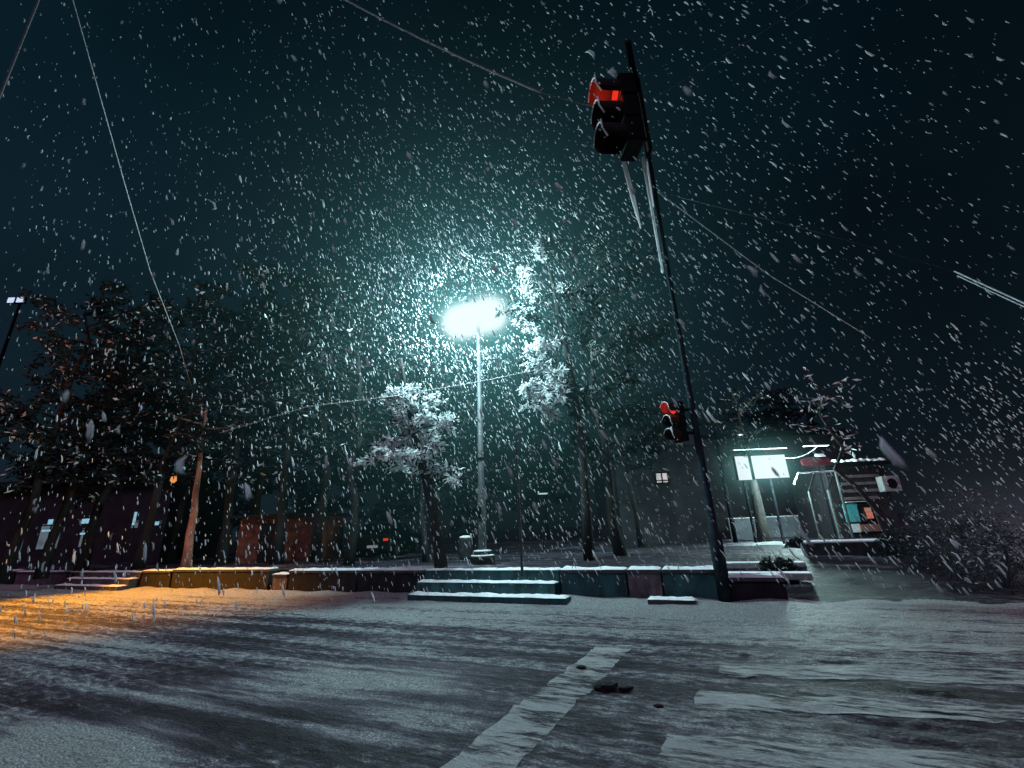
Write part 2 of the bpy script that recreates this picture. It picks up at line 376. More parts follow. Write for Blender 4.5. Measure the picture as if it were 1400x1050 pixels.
def steps(px0, px1, levels, m, label, ext=None):
    u0, u1 = u_on_wall(px0), u_on_wall(px1); o = wp((u0+u1)/2, -.3)
    t = thing('steps', o, label, 'steps', 0, 'flights of steps up to the park')
    for k, (z, v0, v1, ex) in enumerate(levels):
        b = MB(); a, c = u0, u1+ex
        b.box(wp((a+c)/2, (v0+v1)/2, z/2)-o, (c-a, v1-v0, z), MU); tr = b.build('step', m, t, bevel=.012)
        b = MB(); snowcap(b, a+.01, c-.01, v0+.005, v1-.01, z, .045); b.v = [tuple(Vector(q)-o) for q in b.v]; b.build('snow_layer', M['snow'], tr, smooth=True)
    return t
wall(-260, 18, .62, M['darkwall'], 'lowest far left wall section glowing orange at the picture edge')
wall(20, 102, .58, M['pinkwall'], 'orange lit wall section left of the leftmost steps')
steps(104, 190, [(.16, -.62, -.31, 0), (.36, -.30, .0, 0), (.56, .01, .32, 0)], M['concrete'], 'leftmost flight of snowy steps bathed in orange light')
wall(192, 232, .60, M['darkwall'], 'short pier between the leftmost steps and the long orange edged wall')
wall(234, 366, .64, M['darkwall'], 'long dark wall with a thin orange lit snow edge on top')
wall(372, 392, .50, M['pinkwall'], 'small brownish pier before the unlit dark wall stretch')
wall(394, 486, .60, M['darkwall'], 'unlit dark wall section below the parked car')
wall(489, 578, .60, M['darkwall'], 'unlit dark wall section ending at the bright central steps')
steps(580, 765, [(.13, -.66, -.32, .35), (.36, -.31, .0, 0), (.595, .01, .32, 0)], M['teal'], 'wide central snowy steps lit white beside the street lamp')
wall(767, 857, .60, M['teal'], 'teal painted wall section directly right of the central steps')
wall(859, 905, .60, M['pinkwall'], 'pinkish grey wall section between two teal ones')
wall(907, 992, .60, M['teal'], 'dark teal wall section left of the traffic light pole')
wall(994, 1075, .46, M['darkwall'], 'dark lower wall section just right of the traffic light pole')
# low kerb lump at the wall foot
u0, u1 = u_on_wall(888), u_on_wall(950); o = wp((u0+u1)/2, -.35)
t = thing('kerb_block', o, 'low snow topped kerb block lying at the foot of the pinkish wall', 'kerb block')
b = MB(); b.box(Vector((0, 0, .07)), (u1-u0, .22, .10), MU); b.build('block', M['concrete'], t, bevel=.02)
b = MB(); snowcap(b, u0, u1, -.46, -.24, .12, .05); b.v = [tuple(Vector(q)-o) for q in b.v]; b.build('snow_layer', M['snow'], t, smooth=True)

# ---------------------------------------------------------------- street lamp
LY = 13.1
base = atZ(660, 767, .62); base.y; LB = Vector((atY(660, 767, LY).x, LY, .62))
top = atY(651, 436, LY); LH = top.z; LX = LB.x
t = thing('street_lamp', LB, 'tall pale steel street lamp with four blinding white floodlights behind the central steps', 'street lamp', TH)
b = MB(); b.lathe((0, 0, 0), [(.34, -.05), (.34, .16), (.30, .18)]); b.lathe((0, 0, .18), [(.27, .0), (.27, .10), (.24, .12)]); b.build('base', M['darkwall'], t, bevel=.01)
b = MB(); b.lathe((0, 0, 0), [(.33, .185), (.325, .215), (.20, .235)]); b.lathe((0, 0, 0), [(.255, .305), (.24, .335), (.13, .35)]); b.build('snow_cap', M['snow'], t, smooth=True)
Hh = LH-LB.z
b = MB(); b.tube([(0, 0, .30), (0, 0, .42), (0, 0, 1.9), (0, 0, 1.95), (0, 0, Hh+.05)], [.13, .12, .115, .095, .055], 14); b.build('pole', M['steel'], t, smooth=True)
b = MB(); b.box((.0, -.125, 1.35), (.11, .02, .3)); b.build('hatch', M['darksteel'], t)
b = MB(); b.tube([(0, 0, 2.85), (0, 0, 2.92)], .105, 14); b.build('collar', M['darksteel'], t)
b = MB(); b.tube([(-.72, 0, Hh), (.72, 0, Hh)], .035, 8); b.tube([(0, 0, Hh-.25), (-.4, 0, Hh)], .02, 6); b.tube([(0, 0, Hh-.25), (.4, 0, Hh)], .02, 6); b.build('crossbar', M['steel'], t)
for k, fx in enumerate((-.60, -.2, .2, .60)):
    b = MB(); b.box((fx, .05, Hh+.02), (.32, .12, .26)); b.box((fx, .13, Hh+.02), (.24, .06, .2)); hd = b.build('floodlight', M['darksteel'], t, bevel=.01)
    b = MB(); b.box((fx, -.022, Hh+.02), (.28, .02, .22)); b.build('lens', M['lampwhite'], hd)
for fx in (-.8, .8):
    lamp('flood_source', LB+MU @ Vector((fx, -1.35, Hh-.1)), 1800, (.60, .97, 1.0), 'POINT', .25)
# self-emitting volumes that imitate lamp glow in the driving snow
def glow(name, c, dims, seg, core, halo, Cc, Chh, label, cat, wide=0.0):
    m = bpy.data.materials.new(name+'_air'); m.use_nodes = True; N, L = nt(m); N.remove(N['Principled BSDF'])
    tc = N.new('ShaderNodeTexCoord'); s = N.new('ShaderNodeSeparateXYZ'); L.new(tc.outputs['Object'], s.inputs[0])
    def mth(op, a, b=None, c_=None):
        r = N.new('ShaderNodeMath'); r.operation = op
        for i, q in enumerate((a, b, c_)):
            if q is None: continue
            if isinstance(q, (int, float)): r.inputs[i].default_value = q
            else: L.new(q, r.inputs[i])
        return r.outputs[0]
    # distance to the row of heads
    ax = mth('MAXIMUM', mth('SUBTRACT', mth('ABSOLUTE', s.outputs['X']), seg), 0.0)
    d2 = mth('ADD', mth('ADD', mth('MULTIPLY', ax, ax), mth('MULTIPLY', s.outputs['Y'], s.outputs['Y'])), mth('MULTIPLY', s.outputs['Z'], s.outputs['Z']))
    dens = None
    if core:
        k, r0 = core; dens = mth('MULTIPLY', mth('EXPONENT', mth('MULTIPLY', d2, -1.0/(r0*r0))), k); C = Cc
    else:
        k, r0, R0 = halo; C = Chh
        fall = mth('DIVIDE', k, mth('ADD', d2, r0*r0))
        d = mth('SQRT', d2); edge = mth('SUBTRACT', 1.0, mth('MINIMUM', mth('DIVIDE', d, R0), 1.0))
        dens = mth('MULTIPLY', mth('ADD', fall, wide), mth('MULTIPLY', edge, edge))
    em = N.new('ShaderNodeEmission'); em.inputs['Color'].default_value = (*C, 1); L.new(dens, em.inputs['Strength'])
    out = em.outputs[0]
    if core:
        ab = N.new('ShaderNodeVolumeAbsorption'); ab.inputs['Color'].default_value = (0, 0, 0, 1); L.new(dens, ab.inputs['Density'])
        a = N.new('ShaderNodeAddShader'); L.new(em.outputs[0], a.inputs[0]); L.new(ab.outputs[0], a.inputs[1]); out = a.outputs[0]
    L.new(out, N['Material Output'].inputs['Volume'])
    me = bpy.data.meshes.new(name); bm = bmesh.new(); bmesh.ops.create_icosphere(bm, subdivisions=3, radius=1)
    for v_ in bm.verts: v_.co = Vector((v_.co.x*dims[0], v_.co.y*dims[1], v_.co.z*dims[2]))
    bm.to_mesh(me); bm.free(); me.materials.append(m)
    o = bpy.data.objects.new(name, me); COL.objects.link(o); o.location = c
    return tag(o, label, cat, kind='stuff')
LC = Vector((LX-.12, LY, LH+.03))
g = glow('glowing_haze', LC, (2.3, 1.5, 1.5), .58, (22, .33), None, (.84, .96, 1.0), None, 'blinding white emissive glow wrapped around the four floodlights', 'haze')
g.rotation_euler = (0, 0, TH)
glow('halo_haze', LC, (11.5, 11.0, 11.0), .45, None, (.30, .66, 10.5), None, (.15, .52, .53), 'wide teal emissive halo around the tall street lamp', 'haze', wide=.0085)

# thin post with hooked top
p = atZ(714, 783, .6); P0 = Vector((p.x, p.y, .6)); tp = atY(707, 594, p.y)
t = thing('thin_post', P0, 'thin pale post with a small hooked top right of the street lamp', 'post')
h = tp.z-.6
b = MB(); b.tube([(0, 0, -.05), (0, 0, .9), (-.01, 0, h-.12), (.0, 0, h), (.08, 0, h+.05)], [.032, .026, .02, .018, .016], 8); b.build('shaft', M['steel'], t, smooth=True)
b = MB(); b.box((.10, 0, h+.055), (.12, .05, .03)); b.build('hook', M['snow'], t)

# ---------------------------------------------------------------- traffic lights
pb = atZ(990, 806, .25); PB = Vector((4.15, 9.75, 0)); PB = Vector((pb.x, pb.y, .0))
sig = atY(853, 160, 4.35)
t = thing('traffic_light', PB, 'tall dark traffic light mast arching over the road, red light high above', 'traffic light')
dirc = Vector((-PB.x, -PB.y, 0)).normalized()
k_arm = (Vector((PB.x, PB.y, 0)).length - Vector((sig.x, sig.y, 0)).length)
pts = [Vector((0, 0, -.1)), Vector((0, 0, 1.2)), Vector((0, 0, 1.25)), Vector((0, 0, 4.6)), Vector((0, 0, 5.6))]
rr = [.13, .12, .085, .062, .055]
for a in (15, 30, 45, 60, 72):
    R_ = 1.6; a = math.radians(a); pts.append(Vector((0, 0, 5.6))+dirc*(R_*(1-math.cos(a)))+Vector((0, 0, R_*math.sin(a)))); rr.append(.050)
endp = dirc*(k_arm+.35)+Vector((0, 0, sig.z+.80)); pts.append(endp); rr.append(.040)
b = MB(); b.tube(pts, rr, 12); b.build('mast', M['mast'], t, smooth=True)
def signal_head(parent, c, rz, s, label=None):
    """c local to parent: centre of housing; faces local -X after rz"""
    R3 = Matrix.Rotation(rz, 3, 'Z'); c = Vector(c)
    def X(v_): return c+R3 @ (Vector(v_)*s)
    b = MB()
    for k in (-1, 0, 1): b.box(X((0.04, 0, k*.335)), (.20*s, .33*s, .325*s), R3)
    hd = b.build('signal_head', M['black'], parent, bevel=.02*s)
    b = MB()
    for k in (-1, 0, 1):
        ring = []
        n = 14; r = .145; vs = []
        for i in range(n+1):
            a = math.radians(-35+250*i/n)
            for (xx, rr_) in ((-.06, r), (-.34+.10*max(0, -math.sin(a)), r)):
                for dr in (0, .012): vs.append(X((xx, math.cos(a)*(rr_+dr), k*.335+math.sin(a)*(rr_+dr))))
        fs = []
        for i in range(n):
            q = i*4; w_ = q+4
            fs += [(q, q+2, w_+2, w_), (q+1, w_+1, w_+3, q+3), (q+2, q+3, w_+3, w_+2)]
        b.add(vs, fs)
    b.build('visor', M['visor'], hd, smooth=False)
    for k, m in ((1, M['red']), (0, M['glass']), (-1, M['glass'])):
        b = MB(); n = 18
        vs = [X((-.085, 0, k*.335))]+[X((-.066, .125*math.cos(2*PI*i/n), k*.335+.125*math.sin(2*PI*i/n))) for i in range(n)]
        b.add(vs, [(0, 1+(i+1) % n, 1+i) for i in range(n)]); b.build('lens', m, hd)
    b = MB()   # snow caught on the visor edges
    for k in (-1, 0, 1):
        for sgn in (-1,):
            b.tube([X((-.345, sgn*.155, k*.335+.10)), X((-.34, sgn*.157, k*.335-.02)), X((-.28, sgn*.13, k*.335-.10))], .010*s, 5)
        b.tube([X((-.34, .157*math.cos(math.radians(a)), k*.335+.157*math.sin(math.radians(a)))) for a in range(20, 165, 20)], .012*s, 5)
    b.build('snow_edge', M['snow'], hd)
    return hd
M['visor'] = mat('visor_plastic', (.030, .022, .022), (.02, .015, .015), 8, .7, spec=.05)
loc = sig-PB
signal_head(t, loc, math.radians(6), 1.12)
b = MB(); b.box(loc+Vector((.30, .10, .15)), (.05, .06, 1.25)); 
b.tube([loc+Vector((.30, .10, .55)), loc+Vector((.12, .05, .55))], .025, 6); b.tube([loc+Vector((.30, .10, -.3)), loc+Vector((.12, .05, -.3))], .025, 6)
b.tube([loc+Vector((.30, .10, .6)), endp-dirc*.3], .035, 6); b.build('bracket', M['black'], t)
red1 = lamp('red_signal_source', sig+Matrix.Rotation(math.radians(6), 3, 'Z') @ Vector((-.22, 0, .38)), 7, (1, .06, .02), size=.04)
# conduits with snow stuck on them, from the head back to the pole
b = MB()
def cab(a, c, sag, n=10): return [Vector(a).lerp(Vector(c), i/n)-Vector((0, 0, sag*4*(i/n)*(1-i/n))) for i in range(n+1)]
A1 = atY(851, 214, 4.5)-PB; C1 = atY(876, 312, 6.0)-PB
b.tube([A1, A1.lerp(C1, .5), C1], [.026, .034, .012], 7); C2 = atY(906, 372, 8.2)-PB
A2 = atY(879, 216, 4.6)-PB; b.tube([A2, A2.lerp(C2, .35), A2.lerp(C2, .8), C2], [.022, .024, .026, .03], 7)
A3 = atY(884, 218, 4.7)-PB; C3 = atY(893, 282, 6.5)-PB; b.tube([A3, C3], [.014, .018], 6)
b.build('snowy_conduit', M['boughsnow'], t, smooth=True)
b = MB(); b.tube([C1, C1.lerp(C2, .5)+Vector((.05, 0, 0)), C2], .006, 5); b.build('stay_wire', M['mast'], t)
# lower head on the mast
s2 = atY(926, 577, PB.y+.05)-PB
signal_head(t, s2, math.radians(22), .85)
for q in (.25, -.25):
    b = MB(); b.tube([s2+Vector((.1, 0, q)), Vector((0, 0, s2.z+q))], .03, 6); b.build('bracket', M['black'], t)
lamp('red_signal_source', PB+s2+Matrix.Rotation(math.radians(22), 3, 'Z') @ Vector((-.19, 0, .28)), 6, (1, .05, .03), size=.04)

# ---------------------------------------------------------------- wires
def wire(pts, r, m, label, sag=.0, lumps=0, group='overhead wires'):
    a, c = Vector(pts[0]), Vector(pts[-1]); P = cab(a, c, sag, 24) if len(pts) == 2 else [Vector(p) for p in pts]
    b = MB(); b.tube([p-a for p in P], r, 6)
    for i in range(lumps):
        k = (i+.5)/lumps*(len(P)-1); j = int(k); q = P[j].lerp(P[min(j+1, len(P)-1)], k-j)-a
        b.tube([q-Vector((0, 0, r*2.2)), q+Vector((0, 0, r*2.6))], [r*1.4, r*1.0], 6)
    o = b.build('overhead_wire', m, smooth=True); o.location = a
    return tag(o, label, 'wire', group)
wire([atY(462, -6, 4.6), atY(738, 126, 4.4)], .011, M['wire'], 'snow coated wire sloping down to the high traffic light', .07)
wire([atY(738, 126, 4.4), atY(830, 150, 4.4)], .005, M['dimwire'], 'thin dark end of wire reaching the high traffic light', .01)
wire([atY(97, -8, 4.2), atY(170, 250, 7.5), atY(205, 370, 9.5), atY(245, 472, 13), atY(262, 530, 15.5)], .010, M['wire'], 'long pale wire falling steeply through the upper left sky')
wire([atY(56, -8, 5), atY(-8, 150, 5)], .016, M['dimwire'], 'thick wire cutting the top left corner')
wire([atY(300, 592, 11.2), atY(420, 556, 11.4), atY(545, 541, 11.5), atY(650, 523, 11.6), atY(735, 506, 11.8)], .013, M['wire'], 'snow beaded garland wire crossing the lamp pole between two trees', 0, 46)
wire([atY(899, 262, 6.6), atY(1050, 375, 9), atY(1190, 462, 12)], .009, M['wire'], 'thin wire descending right of the traffic light mast', .0)
wire([atY(1305, 371, 6), atY(1410, 419, 5)], .010, M['wire'], 'upper of two paired wires at the right edge')
wire([atY(1309, 377, 6), atY(1410, 424, 5)], .008, M['wire'], 'lower of two paired wires at the right edge')
wire([atY(899, 262, 6.6), atY(1120, 318, 6.5), atY(1305, 371, 6)], .005, M['dimwire'], 'thin dark wire joining the mast to the paired wires at right')
wire([atY(1120, -6, 6), atY(885, 140, 5)], .005, M['dimwire'], 'faint wire from the top edge to the high traffic light', .02)

# ---------------------------------------------------------------- trees
def branch_pts(p, d, L_, n=5, wob=.12, droop=0.0):
    out = [Vector(p)]; d = Vector(d).normalized()
    for i in range(n):
        d = (d+Vector((random.gauss(0, wob), random.gauss(0, wob), random.gauss(0, wob)-droop))).normalized()
        out.append(out[-1]+d*(L_/n))
    return out
def tree(loc, H, R, label, group=None, lean=(0, 0), leaves=2600, snowf=.35, trunk_r=.14, crown0=.35, bough=26, ll=.13, lw=.045, bark=None, name='snowy_tree', conif=False, wob=1.0, droop=.05, side=None, leafm='leaf'):
    t = thing(name, loc, label, 'tree', 0, group)
    top = Vector((lean[0], lean[1], H))
    tb = MB(); n = 9
    wz = [Vector((random.gauss(0, .05)*wob, random.gauss(0, .05)*wob, 0)) for _ in range(n+1)]
    tp_ = [Vector((0, 0, -.15)).lerp(top, i/n)+wz[i]*min(i, 3) for i in range(n+1)]
    tb.tube(tp_, [trunk_r*(1.35 if i == 0 else 1)*(1-.82*i/n) for i in range(n+1)], 9)
    lf = MB(); sn = MB(); lb = MB()
    per = leaves//bough
    for k in range(bough):
        f = crown0+(1-crown0)*((k+random.random())/bough); i0 = min(n-1, int(f*n)); st = tp_[i0].lerp(tp_[i0+1], f*n-i0)
        a = random.uniform(0, 2*PI) if side is None else random.gauss(side, 1.1)
        q = (f-crown0)/(1-crown0)
        rad = R*((1-q)**.75*.95+.12) if conif else R*(math.sin(PI*min(1, q*.85+.12))**.7)
        rad *= random.uniform(.65, 1.1)
        up = -.05 if conif else random.uniform(.15, .7)
        bp = branch_pts(st, (math.cos(a), math.sin(a), up), rad, 5, .13, droop)
        lb.tube(bp, [trunk_r*.28*(1-.85*j/5)+.006 for j in range(6)], 5)
        for s_ in range(3):
            j = random.randint(2, 4); sb = branch_pts(bp[j], (bp[j]-bp[j-1]).normalized()+Vector((random.gauss(0, .6), random.gauss(0, .6), random.gauss(0, .3))), rad*.4, 3, .2, droop)
            lb.tube(sb, [.014, .010, .007, .004], 4)
            for _ in range(per//4):
                x_ = random.random()**.7*3; jj = min(2, int(x_)); c = sb[jj].lerp(sb[jj+1], x_-jj)+Vector((random.gauss(0, .09), random.gauss(0, .09), random.gauss(0, .07)))
                d_ = Vector((random.gauss(0, 1), random.gauss(0, 1), random.gauss(-.25, .6)))
                (sn if random.random() < snowf else lf).leaf(c, d_, lw*random.uniform(.6, 1.3), ll*random.uniform(.6, 1.4))
        for _ in range(per//4):
            x_ = 1+random.random()*4; jj = min(4, int(x_)); c = bp[jj].lerp(bp[jj+1], x_-jj)+Vector((random.gauss(0, .1), random.gauss(0, .1), random.gauss(0, .08)))
            (sn if random.random() < snowf else lf).leaf(c, Vector((random.gauss(0, 1), random.gauss(0, 1), random.gauss(-.2, .6))), lw*random.uniform(.6, 1.3), ll*random.uniform(.6, 1.4))
    tr = tb.build('trunk', bark or M['bark'], t, smooth=True)
    lb.build('branches', bark or M['bark'], tr, smooth=True)
    cr_ = lf.build('crown', M[leafm], t)
    if sn.v: sn.build('snow_clumps', M['snow'], cr_)
    return t
def gz(px, py, z=.6): p = atZ(px, py, z); return Vector((p.x, p.y, z-.03))
# the two trees caught by the lamp
def bright_bough_tree(loc, trunk_pts, trunk_r, blobs, label, ll=.175, lw=.06):
    """evergreen whose lamp-side boughs are loaded with snow; blobs = (centre, rx, rz, count)"""
    t = thing('snowy_tree', loc, label, 'tree', 0, 'trees lit by the street lamp')
    tb = MB(); n = len(trunk_pts); tb.tube([p-loc for p in trunk_pts], [trunk_r*(1-.75*i/(n-1)) for i in range(n)], 10); tr = tb.build('trunk', M['bark'], t, smooth=True)
    lb = MB(); lf = MB(); sn = MB()
    for c, rx, rz, cnt in blobs:
        near = min(trunk_pts, key=lambda q: (q-c).length)
        P = [near-loc, (near.lerp(c, .5)+Vector((0, 0, .12)))-loc, c-loc]; lb.tube(P, [.035, .022, .008], 6)
        for s_ in range(7):
            a = random.uniform(0, 2*PI); e_ = c+Vector((math.cos(a)*rx*.92, random.uniform(-rx, rx)*.8, math.sin(a)*rz*.85)); m0 = c.lerp(e_, .5)+Vector((0, 0, .06))
            lb.tube([c-loc, m0-loc, e_-loc], [.010, .008, .004], 4)
            for _ in range(int(cnt*1.5/7)):
                x_ = random.random(); q = (c.lerp(m0, x_*2) if x_ < .5 else m0.lerp(e_, x_*2-1))+Vector((random.gauss(0, rx*.09), random.gauss(0, rx*.2), random.gauss(0, rz*.08)))
                d_ = (e_-c).normalized()*.8+Vector((random.gauss(0, .8), random.gauss(0, .8), random.gauss(-.2, .55)))
                (sn if random.random() < .82 else lf).leaf(q-loc, d_, lw*random.uniform(.6, 1.3), ll*random.uniform(.55, 1.35))
    lb.build('branches', M['bark'], tr, smooth=True); cr_ = lf.build('crown', M['leaf'], t); sn.build('snow_clumps', M['boughsnow'], cr_)
    return t
Y1 = 12.0; m_ = lambda px: px/43.0
TL = [gz(604, 762)+Vector((0, 0, 0))]; TL[0] = Vector((atY(604, 762, Y1).x, Y1, .5))
for (px, py) in ((596, 715), (585, 665), (575, 630), (566, 590), (558, 550), (552, 520), (548, 490)): TL.append(atY(px, py, Y1))
bl = []
for (px, py, rx, rz, c) in ((545, 540, 18, 12, 130), (560, 556, 20, 10, 130), (588, 548, 22, 8, 90), (575, 565, 16, 9, 90), (556, 580, 16, 12, 110), (575, 592, 18, 12, 130), (598, 575, 22, 8, 90), (610, 584, 14, 9, 60), (535, 606, 20, 12, 110), (518, 618, 22, 9, 110), (545, 622, 24, 10, 130), (572, 622, 20, 10, 120), (590, 608, 14, 12, 80), (585, 638, 18, 9, 90), (606, 646, 18, 8, 70), (625, 655, 12, 6, 35), (505, 632, 14, 7, 50), (548, 638, 18, 7, 70), (560, 530, 14, 8, 50)):
    bl.append((atY(px, py, Y1+random.uniform(-.5, .3)), m_(rx), m_(rz), int(c*1.5)))
bright_bough_tree(TL[0], TL, .17, bl, 'leaning tree with bright snow loaded boughs left of the lamp pole')
Y2 = 12.6
TR = [Vector((atY(806, 772, Y2).x, Y2, .5))]+[atY(px, py, Y2) for (px, py) in ((802, 700), (797, 620), (786, 540), (772, 470), (758, 400), (746, 340), (738, 305))]
bl = []
for (px, py, rx, rz, c) in ((736, 332, 8, 16, 60), (738, 350, 7, 12, 45), (718, 372, 10, 8, 40), (722, 398, 10, 16, 80), (718, 425, 13, 13, 90), (716, 442, 12, 12, 100), (728, 452, 10, 8, 50), (748, 468, 16, 10, 80), (730, 480, 15, 12, 90), (735, 500, 16, 10, 70), (755, 512, 14, 10, 70), (722, 526, 13, 13, 100), (742, 535, 16, 14, 110), (762, 528, 12, 10, 60), (730, 552, 14, 12, 100), (748, 565, 14, 10, 100), (772, 395, 10, 8, 20), (768, 540, 10, 10, 40), (800, 540, 14, 10, 24), (810, 480, 14, 10, 20)):
    bl.append((atY(px, py, Y2+random.uniform(-.5, .4)), m_(rx)*1.15, m_(rz)*1.1, int(c*1.7)))
bright_bough_tree(TR[0], TR, .16, bl, 'tall narrow tree with lamp side snow clumps right of the street lamp', .165, .055)

# dark park trees
G1 = 'dark park trees behind the wall'
specs = [
 (8, 762, 9, 2.4, (.5, 0), .16, 'dark tree at the left picture edge, twigs tinted red'),
 (62, 764, 8, 2.2, (.7, 0), .15, 'forked looking dark tree in front of the left shopfront panes'),
 (115, 762, 8.5, 2.3, (-.2, .3), .17, 'straight dark tree between two left shopfront panes'),
 (188, 778, 9, 2.3, (.35, 0), .15, 'dark tree standing on the lit kerb behind the leftmost steps'),
 (232, 764, 8, 2.2, (-.3, 0), .14, 'dark tree just left of the reddish leaning trunk'),
 (300, 772, 9.5, 2.4, (-.3, 0), .18, 'dark tree right of the reddish leaning trunk'),
 (338, 768, 8, 2.2, (.2, 0), .15, 'dark tree left of the brick red hut wall'),
 (378, 770, 9, 2.3, (-.4, 0), .18, 'dark tree covering the gap in the brick red hut'),
 (432, 768, 9.5, 2.4, (-.3, 0), .17, 'dark tree at the right end of the brick red hut'),
 (476, 772, 8.2, 2.2, (-.2, 0), .13, 'dark tree left of the car with red tail lights'),
 (582, 768, 6.5, 1.7, (-.6, .4), .08, 'slim dark tree just left of the snow loaded leaning tree'),
 (850, 760, 9.5, 2.2, (-.5, 0), .14, 'dark tree between tall narrow tree and small lit window'),
 (878, 748, 8.5, 2.0, (-.6, 0), .10, 'slim dark tree immediately left of the small lit window'),
]
for i, (px, py, H, R_, ln, tr_, lab) in enumerate(specs):
    p = gz(px, py); 
    if p.length > 26: p = p*(26/p.length); p.z = .57
    tree(p, H*max(1, p.y/15)*1.15, R_*1.35, lab, G1, lean=(ln[0]-.03*p.x, ln[1]), leaves=4200, snowf=(.07 if px < 420 else .012), trunk_r=tr_*1.15, crown0=.26, bough=36, ll=.22, lw=.10)
# leaning trunk with orange light in its bark colour
p = Vector((atY(257, 762, 17.6).x, 17.6, .5)); tree(p, 6.6, 1.6, 'leaning trunk tinted reddish like lamplight among dark trees', 'reddish trees', lean=(-.35, 0), leaves=500, snowf=.1, wob=.12, trunk_r=.17, crown0=.72, bough=10, bark=M['barklit'], ll=.2, lw=.07)
# right side dark trunk below the light box and bare branches
p = Vector((atY(1047, 742, 17.9).x, 17.9, .5))
tree(p, 6.0, 1.5, 'thick dark trunk standing under the bright light box', G1, lean=(-.02, 0), leaves=900, snowf=.04, wob=.15, trunk_r=.24, crown0=.55, bough=14, ll=.18, lw=.06)
p = atZ(1222, 742, .6); p = Vector((p.x, p.y, .5)); tree(p, 5.6, 1.3, 'bare tree with snow along its limbs above the kiosk roof', 'bare trees', lean=(-1.6, 0), leaves=120, snowf=.95, trunk_r=.09, crown0=.5, bough=12, ll=.25, lw=.08)
# far tree belt closing the view
GB = 'tall trees far behind the park'
far = [(-34, 36, 15), (-27, 34, 13), (-21, 36, 16), (-15, 33, 13), (-9, 34, 15), (-3.5, 33, 14), (2, 35, 15), (8, 33, 13), (22, 36, 11)]
wh = ['leftmost tall far tree above the shopfront building', 'far tree above the right end of the shopfront building', 'tall far tree behind the reddish leaning trunk', 'far tree behind the brick red hut', 'tall far tree behind the car with red tail lights', 'far tree seen behind the snow loaded leaning tree', 'tall far tree behind the thin hooked post', 'far tree above the dark house with a lit window', 'far tree right of the kiosk above the hedge']
for (x_, y_, h_), lab in zip(far, wh):
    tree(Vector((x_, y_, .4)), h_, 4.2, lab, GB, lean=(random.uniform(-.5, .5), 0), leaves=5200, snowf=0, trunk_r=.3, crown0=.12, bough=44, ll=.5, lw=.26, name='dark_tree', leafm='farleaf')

# ---------------------------------------------------------------- left building, hut, car
def panel(b, px0, py0, px1, py1, Y): 
    a = atY(px0, py1, Y); c = atY(px1, py1, Y); d_ = atY(px1, py0, Y); e_ = atY(px0, py0, Y)
    return a, c, d_, e_
def frame_box(pxa, pya, pxb, pyb, Y):
    a = atY(pxa, pyb, Y); c = atY(pxb, pya, Y); return a.x, c.x, a.z, c.z
# shopfront
YS = 25.0
x0 = atY(-60, 740, YS).x; x1 = atY(222, 740, YS).x; O = Vector(((x0+x1)/2, YS, .5))
t = thing('shop_building', O, 'long dark building with dimly lit glass shopfront at far left', 'building')
b = MB(); b.box((0, 3, 2.2), (x1-x0, 6, 4.4)); b.build('wall', M['facade'], t)
b = MB(); b.box((0, 2.9, 4.52), (x1-x0+.6, 6.8, .2)); b.build('roof', M['darkwall'], t)
for (pa, pb_, qa, qb) in ((20, 40, 712, 754), (50, 86, 716, 751), (108, 124, 722, 748), (180, 190, 712, 722), (210, 222, 712, 716)):
    xa, xb, za, zb = frame_box(pa, qa, pb_, qb, YS)
    b = MB(); b.box(((xa+xb)/2-O.x, -.03, (za+zb)/2-O.z), (xb-xa, .05, zb-za)); wn = b.build('window', M['windim'], t)
    b = MB(); b.box(((xa+xb)/2-O.x, -.07, zb-O.z-.06), (xb-xa+.1, .04, .06)); b.box(((xa+xb)/2-O.x, -.07, (za+zb)/2-O.z), (.05, .04, zb-za)); b.build('frame', M['darksteel'], wn)
# lit signs above the panes
for (pa, pb_, qa, qb) in ((28, 41, 711, 719), (68, 76, 710, 717), (60, 72, 724, 727), (114, 127, 709, 716), (112, 124, 728, 731), (183, 190, 700, 718), (214, 220, 713, 718)):
    xa, xb, za, zb = frame_box(pa, qa, pb_, qb, YS)
    b = MB(); b.box(((xa+xb)/2-O.x, -.12, (za+zb)/2-O.z), (xb-xa, .03, zb-za)); b.build('lit_panel', M['wincool'], t)
# brick red hut behind trees
YH = 19.0; x0 = atY(325, 740, YH).x; x1 = atY(438, 740, YH).x; za = .5; zb = atY(400, 706, YH).z; O = Vector(((x0+x1)/2, YH, .5))
t = thing('hut', O, 'low brick red hut wall glowing between dark trunks', 'hut')
b = MB(); b.box((0, 1.2, (zb-.5)/2), (x1-x0, 2.4, zb-.5)); b.build('wall', M['brick'], t)
b = MB(); b.box((0, 1.15, zb-.5+.06), (x1-x0+.5, 2.8, .11)); b.build('roof', M['darkwall'], t)
b = MB(); b.box((-.4, -.02, (zb-.5)*.45), (.8, .04, (zb-.5)*.85)); b.build('door', M['darkwall'], t)
lamp('hut_lamp_source', (O.x-.6, YH-1.7, zb+.5), 4, (1, .33, .12), size=.1)
lamp('trunk_fill', tuple(atY(240, 710, 16.0)), 8, (1, .38, .12), size=.1)  # unseen lamp added to light the leaning trunk
t = thing('wall_lantern', atY(237, 657, 20.2), 'small glowing orange lantern high between trunks at left', 'lantern')
b = MB(); b.lathe((0, 0, 0), [(.05, -.1), (.13, .0), (.10, .2), (.03, .25)], 10); b.build('shade', emit('orange_lantern', (1.0, .38, .12), .8), t)
b = MB(); b.tube([(0, 0, .25), (0, 0, .5), (.3, 0, .55)], .02, 6); b.build('bracket', M['darksteel'], t)

